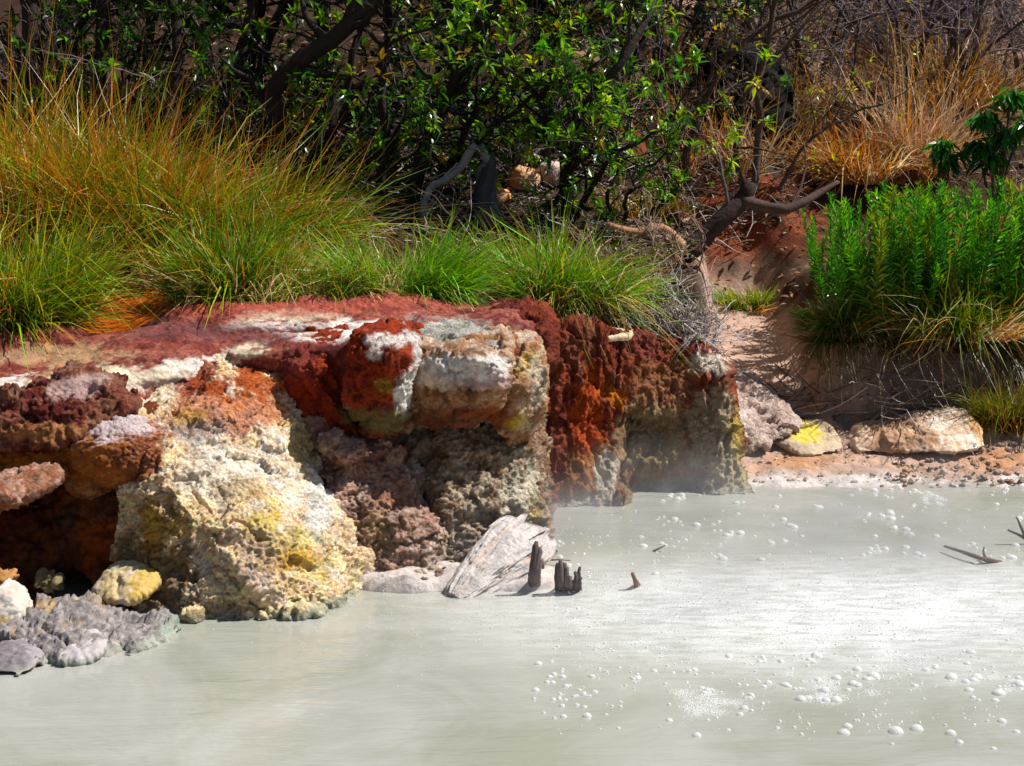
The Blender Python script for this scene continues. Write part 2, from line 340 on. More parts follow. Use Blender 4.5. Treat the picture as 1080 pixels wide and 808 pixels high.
ledge = thing('rock_ledge', 'long rust red rock ledge with overhanging lip beside the milky pool', 'rock ledge', tuple(at(450, 560, 6.9)))
LP = []
LP.append(rockmesh('cap_slab', [
    hull([(-160, 352, 7.35), (0, 349, 7.35), (130, 345, 7.35), (310, 348, 7.2), (320, 388, 7.0), (290, 396, 6.95), (190, 404, 6.75), (90, 412, 6.4), (0, 412, 6.15), (-160, 425, 6.0)], drop=.34),
    hull([(105, 352, 7.3), (190, 322, 7.55), (230, 316, 7.65), (400, 311, 7.75), (480, 320, 7.8), (560, 337, 7.75), (120, 356, 7.15), (220, 340, 7.3), (330, 340, 7.2), (460, 340, 7.2), (565, 352, 7.1)], drop=.3),
    hull([(250, 352, 7.1), (420, 346, 7.1), (560, 350, 7.1), (560, 372, 6.8), (430, 362, 6.75), (300, 372, 6.75), (240, 372, 6.8)], drop=.22),
    ], .011, [(.12, .024, .02), (.22, .055, .042), (.16, .035, .03), (.33, .13, .09), (.24, .075, .055), (.12, .025, .022)],
    stains=[(140, 402, 6.5, 80, 12, (.66, .58, .5), .8), (215, 385, 6.7, 40, 7, WHITE, .75), (100, 400, 6.4, 60, 10, CREAM, .8), (60, 372, 6.9, 90, 8, (.46, .33, .2), .6), (260, 372, 6.8, 30, 8, CREAM, .7), (10, 405, 6.25, 20, 8, WHITE, .6),
            (320, 346, 7.1, 80, 5, WHITE, .6), (300, 336, 7.2, 60, 5, CREAM, .7), (380, 350, 7.0, 60, 6, WHITE, .6), (300, 318, 7.6, 190, 10, (.38, .10, .075), .7), (470, 352, 6.95, 60, 16, GREY, .5), (250, 352, 7.1, 60, 7, (.12, .05, .05), .6), (180, 345, 7.2, 50, 7, (.12, .05, .05), .6)],
    big=.055, mid=.015, pit=.007, fine=.003, sm=6, seed=3, parent=ledge, material=M_SMOOTHROCK, fsc=.9, stretch=2.0))
LP.append(rockmesh('overhang_lump', [
    hull([(275, 362, 6.95), (290, 380, 6.75), (300, 420, 6.7), (310, 445, 6.75), (360, 350, 6.85), (330, 390, 6.6), (345, 430, 6.6), (375, 455, 6.62)], back=.5),
    hull([(370, 352, 6.75), (440, 352, 6.75), (400, 358, 6.5), (432, 380, 6.42), (428, 412, 6.42), (400, 440, 6.46), (365, 420, 6.5), (370, 380, 6.5), (420, 452, 6.6), (385, 458, 6.6)], back=.45),
    ], .0085, [DRED, RED, (.22, .03, .015), (.36, .07, .025), DRED],
    stains=[(447, 375, 6.6, 14, 26, WHITE, .95), (430, 420, 6.5, 12, 30, WHITE, .9), (420, 356, 6.6, 30, 7, WHITE, .85), (398, 372, 6.5, 10, 7, WHITE, .6), (350, 375, 6.6, 20, 14, (.42, .1, .03), .6), (395, 440, 6.6, 45, 18, OLIVE, .85), (300, 380, 6.8, 40, 20, MAROON, .7), (405, 405, 6.45, 10, 8, OCHRE, .6)],
    big=.05, mid=.03, pit=.016, fine=.006, sm=5, seed=8, parent=ledge))
LP[-1]['label'] = 'dark red overhang with a white mineral streak'
LP.append(rockmesh('overhang_lump', [
    hull([(430, 360, 6.85), (460, 372, 6.65), (500, 378, 6.5), (528, 385, 6.5), (532, 404, 6.52), (500, 418, 6.55), (470, 425, 6.6), (450, 440, 6.65), (440, 400, 6.6), (540, 365, 6.8), (480, 360, 6.85), (420, 455, 6.8), (500, 450, 6.75)], back=.5),
    hull([(530, 360, 6.9), (562, 368, 6.8), (574, 392, 6.78), (573, 425, 6.8), (560, 455, 6.85), (540, 440, 6.75), (545, 390, 6.66), (520, 420, 6.7), (550, 500, 6.95), (530, 470, 6.9)], back=.6),
    ], .0082, [BROWN, (.36, .17, .09), (.46, .28, .17), (.30, .13, .07), (.56, .42, .28)],
    stains=[(490, 386, 6.55, 56, 13, WHITE, .9), (460, 398, 6.6, 24, 14, (.7, .6, .52), .7), (510, 400, 6.5, 28, 10, (.72, .55, .52), .5), (480, 442, 6.7, 70, 16, (.16, .05, .025), .85), (555, 385, 6.75, 14, 16, OCHRE, .5), (565, 410, 6.8, 12, 30, (.6, .55, .45), .6), (548, 440, 6.8, 14, 12, YELL, .4), (520, 435, 6.7, 25, 10, (.25, .06, .02), .6)],
    big=.045, mid=.03, pit=.02, fine=.006, sm=5, seed=15, parent=ledge, top=(WHITE, .65, 1., .35)))
LP[-1]['label'] = 'white crusted overhang with brown underside'
LP.append(rockmesh('crust', [
    hull([(425, 348, 7.0), (470, 340, 7.05), (520, 343, 7.05), (562, 366, 6.9), (556, 376, 6.78), (500, 368, 6.75), (440, 360, 6.85), (480, 352, 6.85), (530, 356, 6.85)], drop=.09),
    ], .01, [GREY, (.5, .48, .42), (.3, .3, .27), (.6, .56, .48)], big=.02, mid=.022, pit=.02, fine=.006, sm=3, seed=23, parent=ledge))
LP[-1]['label'] = 'knobbly pale grey mineral crust'
LP.append(rockmesh('lower_wall', [
    hull([(325, 400, 7.15), (420, 395, 7.15), (325, 440, 6.7), (400, 452, 6.66), (440, 468, 6.75), (455, 520, 6.62), (466, 560, 6.52), (462, 612, 6.42), (420, 618, 6.32), (360, 620, 6.3), (350, 560, 6.32), (345, 490, 6.5), (400, 500, 6.48), (430, 540, 6.4)], back=.5),
    blob(372, 480, 6.5, (.09, .1, .08), 2.2), blob(350, 470, 6.52, (.06, .08, .06), 2.2)] + crumbs(365, 618, 465, 612, 14, .015, .04, 6) + [
    ], .0082, [(.34, .2, .15), PINK, BROWN, (.46, .32, .26), (.3, .16, .1), (.55, .44, .37)],
    stains=[(345, 480, 6.8, 12, 25, (.4, .1, .03), .6), (400, 560, 6.5, 30, 40, (.4, .29, .14), .5), (430, 520, 6.5, 40, 15, (.42, .2, .14), .5), (400, 470, 6.8, 60, 15, (.2, .08, .05), .6)],
    big=.05, mid=.04, pit=.035, fine=.009, sm=4, seed=31, parent=ledge, top=((.62, .5, .45), .55, 1., .5)))
LP[-1]['label'] = 'pitted pinkish lower wall'
LP.append(rockmesh('lower_wall', [
    hull([(420, 400, 7.3), (560, 400, 7.3), (430, 450, 6.85), (480, 455, 6.76), (560, 468, 6.9), (574, 500, 6.95), (579, 560, 6.9), (580, 600, 6.75), (540, 606, 6.55), (470, 612, 6.42), (465, 560, 6.5), (475, 520, 6.62), (520, 540, 6.62)], back=.6),
    hull([(520, 475, 6.84), (560, 478, 6.9), (572, 530, 6.9), (578, 590, 6.8), (545, 570, 6.62), (525, 520, 6.7)], back=.5)] + crumbs(470, 612, 576, 590, 12, .015, .04, 7) + [
    ], .0085, [(.2, .11, .06), (.3, .2, .13), (.13, .085, .06), (.38, .28, .2), (.22, .12, .07), (.45, .37, .28)],
    stains=[(545, 520, 6.95, 26, 45, (.62, .57, .46), .85), (562, 540, 6.95, 10, 30, YELL, .35), (575, 580, 6.9, 14, 30, (.5, .42, .3), .6), (500, 480, 7.0, 40, 20, (.24, .14, .07), .6), (500, 570, 6.7, 40, 20, (.3, .27, .24), .6)],
    big=.045, mid=.042, pit=.038, fine=.009, sm=3, seed=44, parent=ledge))
LP[-1]['label'] = 'coarse brown lower wall with a chalky patch'
LP.append(rockmesh('end_wall', [
    hull([(540, 342, 7.9), (600, 346, 7.95), (640, 346, 8.1), (700, 352, 8.2), (745, 370, 8.3), (765, 390, 8.3), (768, 430, 8.2), (730, 445, 8.16), (690, 425, 8.1), (660, 440, 8.04), (640, 400, 7.98), (570, 440, 7.8), (560, 380, 7.8)], back=.8),
    hull([(570, 420, 7.85), (640, 430, 8.0), (650, 480, 8.0), (640, 520, 7.85), (650, 530, 7.82), (575, 540, 7.66), (570, 480, 7.75), (610, 500, 7.75)], back=.5),
    hull([(640, 400, 8.14), (770, 400, 8.22), (782, 515, 8.1), (720, 520, 8.22), (700, 480, 8.14), (640, 525, 8.1), (640, 470, 8.08)], back=.75),
    hull([(735, 400, 8.2), (768, 390, 8.2), (775, 460, 8.1), (790, 521, 8.0), (750, 522, 8.02), (740, 470, 8.12)], back=.4),
    hull([(570, 520, 7.75), (640, 516, 7.85), (660, 532, 7.75), (575, 540, 7.62)], back=.2),
    hull([(770, 470, 8.12), (790, 505, 8.05), (800, 524, 7.98), (740, 527, 7.95), (750, 490, 8.1)], back=.3),
    hull([(520, 340, 7.6), (575, 338, 7.55), (580, 350, 7.4), (575, 385, 7.45), (540, 380, 7.35)], back=.5),
    ], .0095, [(.11, .022, .016), (.2, .04, .022), (.15, .04, .026), (.28, .065, .026), (.15, .045, .04), (.22, .08, .045)],
    stains=[(620, 440, 7.9, 22, 50, (.45, .09, .02), .7), (650, 418, 8.0, 14, 16, ORANGE, .8), (690, 465, 8.15, 60, 55, (.28, .21, .12), .85), (750, 460, 8.15, 30, 60, (.40, .34, .24), .8), (720, 515, 8.2, 60, 25, (.16, .15, .09), .8), (700, 360, 8.2, 60, 14, MAROON, .6), (745, 384, 8.25, 26, 13, (.7, .64, .54), .9),
            (780, 480, 8.1, 10, 50, (.50, .36, .1), .7), (770, 500, 8.05, 24, 26, (.42, .36, .24), .7), (610, 500, 7.8, 40, 25, (.38, .2, .08), .6), (640, 500, 7.85, 12, 22, (.5, .46, .4), .8), (640, 528, 7.8, 50, 7, (.45, .38, .28), .7), (585, 470, 7.8, 14, 40, (.25, .07, .05), .8), (700, 400, 8.1, 50, 20, (.26, .12, .06), .6)],
    big=.07, mid=.042, pit=.028, fine=.009, sm=5, seed=52, parent=ledge, stretch=.5, fsc=.9))
LP[-1]['label'] = 'crumbling rust red end wall'
for o in LP: rebase(o, ledge.location)

# the pale boulder in front
b = rockmesh('boulder', [
    hull([(165, 432, 6.36), (240, 402, 6.62), (300, 394, 6.86), (340, 440, 6.86), (364, 498, 6.66), (384, 562, 6.42), (384, 620, 6.2), (366, 654, 5.98), (305, 664, 5.80), (250, 600, 5.84), (150, 468, 6.08), (200, 545, 5.9), (150, 540, 6.0), (290, 560, 5.98)], back=.4),
    hull([(125, 505, 6.12), (170, 480, 6.06), (240, 590, 5.88), (300, 656, 5.82), (200, 664, 5.80), (140, 652, 5.86), (118, 590, 6.0)], back=.4),
    hull([(120, 430, 6.35), (170, 402, 6.58), (240, 384, 6.82), (300, 380, 6.98), (318, 404, 6.88), (342, 446, 6.88), (250, 440, 6.42), (150, 460, 6.14)], back=.35),
    hull([(180, 388, 6.75), (215, 374, 6.85), (244, 384, 6.8), (232, 408, 6.6), (185, 408, 6.6)], back=.2),
    hull([(225, 450, 6.38), (270, 445, 6.45), (300, 470, 6.4), (260, 490, 6.28), (220, 470, 6.3)], back=.2),
    ] + crumbs(200, 652, 365, 648, 16, .015, .04, 5), .0068, [(.84, .70, .54), (.9, .87, .82), (.76, .54, .34), (.9, .82, .66), (.64, .38, .2), (.86, .72, .46)],
    stains=[(250, 428, 6.6, 75, 26, (.5, .2, .11), .85), (285, 400, 6.85, 60, 16, (.42, .11, .04), .9), (212, 395, 6.75, 30, 14, (.24, .04, .025), .9), (240, 395, 6.8, 30, 10, (.36, .09, .04), .8), (210, 455, 6.3, 35, 14, GREY, .6), (200, 440, 6.3, 20, 8, OCHRE, .5), (340, 520, 6.35, 14, 60, WHITE, .9), (220, 500, 6.1, 46, 24, (.86, .76, .64), .75), (320, 460, 6.5, 22, 35, (.6, .42, .16), .6), (300, 580, 5.95, 34, 18, YELL, .55), (275, 555, 5.95, 18, 22, YELL, .6), (330, 605, 5.95, 22, 14, YELL, .4), (250, 520, 6.0, 25, 10, OCHRE, .4),
            (310, 595, 5.9, 26, 12, (.5, .26, .05), .6), (150, 610, 5.95, 60, 45, (.16, .10, .045), .85), (165, 540, 6.05, 28, 35, (.45, .25, .06), .75), (235, 645, 5.85, 50, 16, (.26, .2, .13), .75), (270, 590, 5.85, 26, 30, (.52, .38, .32), .6), (175, 545, 6.0, 40, 18, (.42, .27, .08), .7), (150, 480, 6.1, 26, 34, (.26, .07, .03), .9), (330, 645, 5.85, 40, 8, (.32, .36, .26), .7)],
    big=.05, mid=.027, pit=.02, fine=.008, sm=5, seed=61)
tag(rebase(b, at(260, 650, 5.95)), 'large pale boulder crusted white and yellow sloping into the milky pool', 'boulder')

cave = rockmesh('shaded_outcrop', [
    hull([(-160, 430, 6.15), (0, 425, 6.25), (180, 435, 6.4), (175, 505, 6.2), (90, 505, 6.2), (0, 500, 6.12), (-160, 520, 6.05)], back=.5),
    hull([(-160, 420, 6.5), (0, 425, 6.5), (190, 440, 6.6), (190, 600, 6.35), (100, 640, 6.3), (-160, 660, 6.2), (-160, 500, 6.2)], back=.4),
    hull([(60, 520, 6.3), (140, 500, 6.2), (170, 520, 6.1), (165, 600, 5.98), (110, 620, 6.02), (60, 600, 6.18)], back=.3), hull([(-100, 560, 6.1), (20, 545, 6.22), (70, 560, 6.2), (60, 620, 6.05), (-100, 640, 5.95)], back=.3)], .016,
    [(.09, .018, .01), (.13, .035, .018), (.2, .065, .025), (.10, .05, .03)], stains=[(120, 560, 6.3, 40, 30, (.36, .09, .03), .7), (20, 480, 6.3, 60, 25, (.36, .13, .04), .7)], big=.07, mid=.05, pit=.03, sm=4, seed=70)  # palette darkened to put the hollow's deep shade into the rock colour
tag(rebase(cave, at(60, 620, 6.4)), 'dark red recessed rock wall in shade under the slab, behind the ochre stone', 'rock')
l1 = rockmesh('rock', [hull([(-40, 440, 6.05), (-10, 420, 6.1), (30, 404, 6.18), (58, 397, 6.2), (85, 404, 6.2), (118, 412, 6.25), (132, 432, 6.2), (85, 452, 6.05), (60, 468, 6.0), (0, 478, 5.98), (-40, 476, 5.98), (40, 430, 6.0)], back=.32)], .0075,
    [(.09, .015, .012), (.18, .06, .04), (.27, .12, .08), (.12, .055, .03), (.32, .18, .14)], stains=[(80, 408, 6.2, 30, 12, (.56, .42, .4), .7), (60, 455, 6.0, 50, 10, (.5, .25, .12), .6)], big=.05, mid=.035, pit=.03, sm=4, seed=75)
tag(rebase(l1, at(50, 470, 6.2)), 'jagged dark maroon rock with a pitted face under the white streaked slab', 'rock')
l2 = rockmesh('rock', [blob(122, 470, 6.22, (.215, .24, .165), 2.3), blob(95, 492, 6.2, (.12, .14, .12), 2.2), blob(165, 465, 6.3, (.12, .14, .11), 2.3)], .0075,
    [(.3, .10, .035), (.38, .15, .055), (.24, .07, .035), (.38, .2, .11)], stains=[(135, 440, 6.2, 50, 14, (.66, .56, .56), .9), (150, 478, 6.1, 30, 16, (.2, .07, .04), .6)], big=.03, mid=.02, pit=.016, sm=6, seed=79, top=((.6, .5, .5), .45, .9, .6))
tag(rebase(l2, at(120, 500, 6.22)), 'rounded orange rock with a pale lilac top beside the big pale boulder', 'rock')
l3 = rockmesh('rock', [hull([(-60, 520, 5.75), (-10, 505, 5.8), (45, 488, 5.95), (62, 495, 5.95), (58, 512, 5.9), (20, 532, 5.75), (-60, 552, 5.65), (0, 520, 5.7)], back=.22)], .010, [(.36, .17, .1), (.5, .34, .28), (.28, .1, .05), (.42, .25, .18)], stains=[(0, 540, 5.7, 50, 8, (.35, .13, .05), .7)], big=.02, mid=.018, pit=.014, sm=5, seed=82)
tag(rebase(l3, at(10, 530, 5.8)), 'flat pinkish slab of rock jutting into the dark hollow', 'rock')
l4 = rockmesh('rock', [hull([(-40, 486, 6.0), (20, 476, 6.05), (70, 470, 6.1), (72, 482, 6.05), (40, 492, 6.0), (-40, 506, 5.95)], back=.25)], .010, [(.36, .13, .04), ORANGE, (.26, .07, .03), OCHRE], big=.02, mid=.02, pit=.018, sm=4, seed=86)
tag(rebase(l4, at(20, 490, 6.05)), 'thin rusty orange rock shelf below the jagged maroon rock', 'rock')

# grey mud bank with stones
mb = rockmesh('mud_bank', [hull([(-150, 628, 5.8), (0, 626, 5.8), (100, 628, 5.82), (150, 640, 5.76), (195, 660, 5.66), (150, 688, 5.42), (100, 698, 5.28), (20, 700, 5.2), (-150, 715, 5.05), (60, 650, 5.5), (120, 664, 5.5)], drop=.22)], .0085,
    [(.22, .19, .19), (.33, .30, .29), (.15, .13, .13), (.42, .38, .36)], stains=[(80, 624, 5.9, 90, 4, (.5, .33, .14), .6), (170, 665, 5.7, 25, 10, (.6, .64, .56), .8), (185, 655, 5.7, 12, 8, (.25, .38, .3), .6)], big=.045, mid=.04, pit=.03, fine=.01, sm=3, seed=91, material=M_MUD)
mb['kind'] = 'structure'
def stone(name, label, shapes, pal, seed, base, stains=(), vox=.008, group=None, cat='stone', **kw):
    a = dict(big=.02, mid=.01, pit=.006, fine=.003, sm=8); a.update(kw)
    o = rockmesh(name, shapes, vox, pal, stains, seed=seed, material=M_STONE, **a)
    return tag(rebase(o, base), label, cat, group)
stone('stone', 'smooth ochre stone resting on the grey mud bank', [hull([(100, 628, 5.85), (112, 606, 5.92), (125, 596, 5.95), (150, 596, 5.95), (165, 606, 5.9), (160, 624, 5.8), (138, 636, 5.75), (112, 634, 5.78)], back=.16)], [(.5, .42, .33), (.56, .45, .26), (.42, .33, .2), (.55, .47, .42)], 101, at(132, 634, 5.85), [(155, 615, 5.85, 14, 14, OCHRE, .6)])
stone('stone', 'pale grey upright stone on the mud bank, cut off by the picture edge', [hull([(-25, 640, 5.5), (-5, 622, 5.55), (12, 630, 5.5), (22, 648, 5.45), (16, 672, 5.4), (0, 680, 5.38), (-25, 680, 5.38)], back=.16)], [(.5, .44, .38), (.58, .53, .5), (.38, .3, .2)], 104, at(0, 676, 5.45), [(-2, 665, 5.4, 12, 14, (.4, .25, .08), .7)])
stone('stone', 'dark wet grey stone lying at the water below the mud bank', [hull([(-20, 690, 5.25), (10, 682, 5.3), (30, 690, 5.25), (38, 704, 5.18), (20, 714, 5.12), (-20, 708, 5.15)], back=.12)], [(.2, .18, .2), (.3, .27, .28), (.16, .14, .15)], 107, at(10, 708, 5.2))
stone('stone', 'long grey mud coated stone at the front of the mud bank', [hull([(50, 686, 5.35), (75, 676, 5.4), (100, 678, 5.38), (106, 690, 5.3), (90, 700, 5.26), (55, 702, 5.25)], back=.12)], [(.36, .33, .33), (.45, .42, .42), (.28, .25, .26)], 109, at(80, 698, 5.3), mid=.015, pit=.012)
stone('stone', 'small olive stone in the dark hollow behind the mud bank', [blob(50, 613, 6.0, (.035, .035, .03))], [(.2, .17, .1), (.28, .22, .13)], 111, at(50, 620, 6.0), vox=.005, mid=.035, fsc=2.)
stone('stone', 'small orange stone on top of the pale grey upright stone', [blob(5, 613, 5.75, (.04, .04, .035))], [(.36, .2, .09), (.28, .13, .06)], 113, at(5, 622, 5.75), vox=.005, mid=.035, fsc=2.)

# far shore rocks
b2 = rockmesh('rock_outcrop', [hull([(752, 405, 9.1), (780, 400, 9.15), (806, 408, 9.1), (830, 428, 8.95), (845, 448, 8.85), (830, 462, 8.75), (795, 478, 8.6), (760, 480, 8.6), (765, 440, 8.7)], back=.5)], .014, [(.5, .38, .33), (.62, .52, .46), (.42, .3, .25), (.68, .6, .55)], [(770, 470, 8.6, 30, 20, (.3, .24, .16), .7)], big=.05, mid=.035, pit=.02, sm=4, seed=120)
tag(rebase(b2, at(800, 475, 8.8)), 'pale pink outcrop beside the path, behind the rust red end wall', 'rock')
stone('stone', 'low tan stone with a bright yellow patch on the far shore', [hull([(808, 462, 8.85), (820, 450, 8.95), (870, 446, 9.0), (884, 456, 8.9), (892, 474, 8.7), (860, 482, 8.6), (842, 482, 8.6), (835, 470, 8.68)], back=.2)], [(.42, .34, .25), (.5, .4, .3), (.36, .28, .19)], 124, at(850, 480, 8.75), [(846, 456, 8.85, 28, 7, (.58, .48, .1), .8)], vox=.01)
stone('stone', 'large tan angular stone with a bright end face on the far shore', [hull([(903, 470, 8.72), (908, 455, 8.85), (940, 450, 8.95), (975, 440, 8.95), (1000, 433, 9.0), (1020, 434, 8.95), (1036, 448, 8.85), (1042, 472, 8.7), (1005, 478, 8.55), (985, 477, 8.62), (905, 477, 8.68), (978, 455, 8.7)], back=.25)], [(.5, .36, .26), (.62, .5, .4), (.44, .28, .18), (.66, .58, .5)], 127, at(975, 478, 8.75), [(950, 462, 8.75, 40, 16, (.30, .15, .08), .6), (1035, 455, 8.75, 8, 20, (.55, .32, .12), .6)], vox=.01, mid=.02, pit=.012)  # dark brown patch paints the shaded front facet

stone('stone', 'flat cream slab lying on the ledge at the foot of the grass', [hull([(612, 350, 8.1), (640, 344, 8.2), (668, 348, 8.15), (665, 354, 8.05), (630, 356, 8.0)], drop=.03)], [(.6, .48, .33), (.66, .54, .38)], 133, at(640, 352, 8.1), vox=.007, big=.006, mid=.004, pit=.002)
# shoreline pebbles
PEB = []
for k in range(6):
    v, f = solid([('blob', np.zeros(3), np.array([1, .75, .42]) * .055, 2.3, 0)], .006)
    v = relax(v, f, 2); v = v + normals(v, f) * (.02 * fbm(v, 18, 4, 140 + k))[:, None]
    c_ = [(.24, .17, .13), (.34, .27, .22), (.18, .13, .1), (.46, .4, .35), (.34, .2, .14), (.28, .22, .19)][k]
    o = mk('pebble', v, [f], M_STONE, cols=np.tile(c_, (len(v), 1))); PEB.append(o)
def scatter(protos, places, label, cat, group, names=None):
    used = {}
    for (pos, rz, s) in places:
        i = rng.integers(len(protos)); o = protos[i]
        if used.get(i) or o.get('used'): o = protos[i].copy(); C.objects.link(o)
        used[i] = 1; protos[i]['used'] = 1
        o.location = pos; o.rotation_euler = (rng.uniform(-.2, .2), rng.uniform(-.2, .2), rz); o.scale = (s, s, s); tag(o, label, cat, group)
pl = []
for _ in range(85):
    px = rng.uniform(950, 1078); py = rng.uniform(485, 512) if px < 1000 else rng.uniform(478, 512); q_ = atz(px, py, .03)
    pl.append(((q_[0], q_[1], tz(q_[0], q_[1]) + .008), rng.uniform(0, 6), rng.uniform(.12, .5)))
for _ in range(30):
    px = rng.uniform(800, 960); py = rng.uniform(500, 514); q_ = atz(px, py, .02)
    pl.append(((q_[0], q_[1], tz(q_[0], q_[1]) + .004), rng.uniform(0, 6), rng.uniform(.12, .5)))
scatter(PEB, pl, 'small dark pebble on the pale mud of the far shore', 'pebble', 'pebbles along the far shore')
pl = []
for _ in range(26):
    px = rng.uniform(372, 470); py = rng.uniform(608, 624); q_ = atz(px, py, 0)
    pl.append(((q_[0], q_[1], max(.004, tz(q_[0], q_[1]))), rng.uniform(0, 6), rng.uniform(.2, .55)))
P2 = []
for o in PEB:
    c_ = o.copy(); C.objects.link(c_); c_['used'] = 0; P2.append(c_)
scatter(P2, pl, 'tiny grey pebble on the mud at the foot of the ledge', 'pebble', 'pebbles at the foot of the ledge')
for o in PEB + P2:
    if 'category' not in o: bpy.data.objects.remove(o)
    elif 'used' in o: del o['used']
for o in C.objects:
    if 'used' in o: del o['used']

# ------------------------------------------------------------------ wood
class Wood:
    def __init__(s): s.v = []; s.f = []; s.c = []; s.n = 0
    def tube(s, pts, radii, col, sides=6, wob=0., seed=0):
        pts = np.asarray(pts, float); k = len(pts); radii = np.broadcast_to(np.asarray(radii, float), (k,))
        t = np.gradient(pts, axis=0); t /= np.linalg.norm(t, axis=1, keepdims=True) + 1e-9
        ref = np.array([.31, .2, .93]) if abs(t[0, 2]) < .8 else np.array([.95, .25, .1])
        a = np.cross(t, ref); a /= np.linalg.norm(a, axis=1, keepdims=True) + 1e-9; b = np.cross(t, a)
        an = np.linspace(0, 2 * math.pi, sides, endpoint=False)
        rr = radii[:, None] * (1 + wob * rng.normal(size=(k, sides))) if wob else radii[:, None] * np.ones((1, sides))
        ring = pts[:, None] + rr[..., None] * (np.cos(an)[None, :, None] * a[:, None] + np.sin(an)[None, :, None] * b[:, None])
        i = np.arange(k * sides).reshape(k, sides) + s.n; j = np.roll(i, -1, 1)
        s.v.append(ring.reshape(-1, 3)); s.f.append(np.stack([i[:-1], j[:-1], j[1:], i[1:]], -1).reshape(-1, 4))
        s.c.append(np.tile(np.asarray(col, float) * rng.uniform(.85, 1.15), (k * sides, 1))); s.n += k * sides
        if sides >= 4:
            for e in (0, k - 1):
                s.v.append(pts[e:e + 1]); s.c.append(np.array([col], float)); r = i[e]; r2 = np.roll(r, -1)
                s.f.append(np.stack([r2, r, np.full(sides, s.n), np.full(sides, s.n)], 1)[:, :3] if e == 0 else np.stack([r, r2, np.full(sides, s.n)], 1)); s.n += 1
    def build(s, name, material, parent=None, base=(0, 0, 0)):
        if not s.v: return None
        q = [f for f in s.f if f.shape[1] == 4]; t = [f for f in s.f if f.shape[1] == 3]
        fs = ([np.concatenate(q)] if q else []) + ([np.concatenate(t)] if t else [])
        return mk(name, np.concatenate(s.v) - np.asarray(base), fs, material, parent=parent, cols=np.concatenate(s.c))
def unit(v): return v / (np.linalg.norm(v, axis=-1, keepdims=True) + 1e-9)
def wander(p0, d, length, n, wob, up=.0):
    pts = [np.asarray(p0, float)]; d = unit(np.asarray(d, float))
    for _ in range(n):
        d = unit(d + wob * rng.normal(size=3) + np.array([0, 0, up])); pts.append(pts[-1] + d * length / n)
    return np.array(pts)
def resample(pts, n):
    pts = np.asarray(pts, float); s = np.concatenate([[0], np.cumsum(np.linalg.norm(np.diff(pts, axis=0), axis=1))]); t = np.linspace(0, s[-1], n)
    return np.stack([np.interp(t, s, pts[:, k]) for k in range(3)], 1)

# leaves: folded pointed blades
LT = np.array([[0, 0, 0], [-.5, .38, .12], [0, .42, 0], [.5, .38, .12], [-.3, .75, .05], [0, .78, -.05], [.3, .75, .05], [0, 1.08, -.12]])
LF = np.array([[0, 2, 1], [0, 3, 2], [4, 5, 7], [5, 6, 7]]); LQ = np.array([[1, 2, 5, 4], [2, 3, 6, 5]])
def leaves(pos, dirs, size, width, cols):
    n = len(pos); y = unit(dirs); r = unit(np.cross(y, np.array([0, 0, 1.]) + .25 * rng.normal(size=(n, 3)))); z_ = np.cross(r, y)
    T = LT[None]; size = size[:, None, None]
    v = pos[:, None] + size * (T[..., 0:1] * width * r[:, None] + T[..., 1:2] * y[:, None] + T[..., 2:3] * z_[:, None] * .8)
    off = (np.arange(n) * 8)[:, None, None]
    return v.reshape(-1, 3), (LQ[None] + off).reshape(-1, 4), (LF[None] + off).reshape(-1, 3), np.repeat(cols, 8, 0)
def leafmesh(name, pos, dirs, size, width, cols, parent, base, material=None):
    v, q_, t_, c_ = leaves(pos, dirs, size, width, cols)
    return mk(name, v - np.asarray(base), [q_, t_], material or M_LEAF, parent=parent, cols=c_, smooth=False)
def pick(pal, n, jit=.2):
    pal = np.asarray(pal); c_ = pal[rng.integers(len(pal), size=n)]; return np.clip(c_ * (1 + jit * rng.normal(size=(n, 1))), .004, 1)

GREENS = [(.12, .24, .006), (.07, .19, .006), (.13, .28, .008), (.03, .08, .006), (.22, .36, .012), (.34, .42, .015), (.05, .12, .008), (.2, .13, .03)]
DARKG = [(.012, .035, .006), (.02, .055, .006), (.03, .08, .008), (.05, .05, .02)]
YELLOWG = [(.3, .3, .02), (.2, .26, .02), (.4, .3, .03), (.13, .22, .02)]
BARK = (.022, .016, .013); GREYBARK = (.16, .14, .135); PALE = (.3, .27, .26)

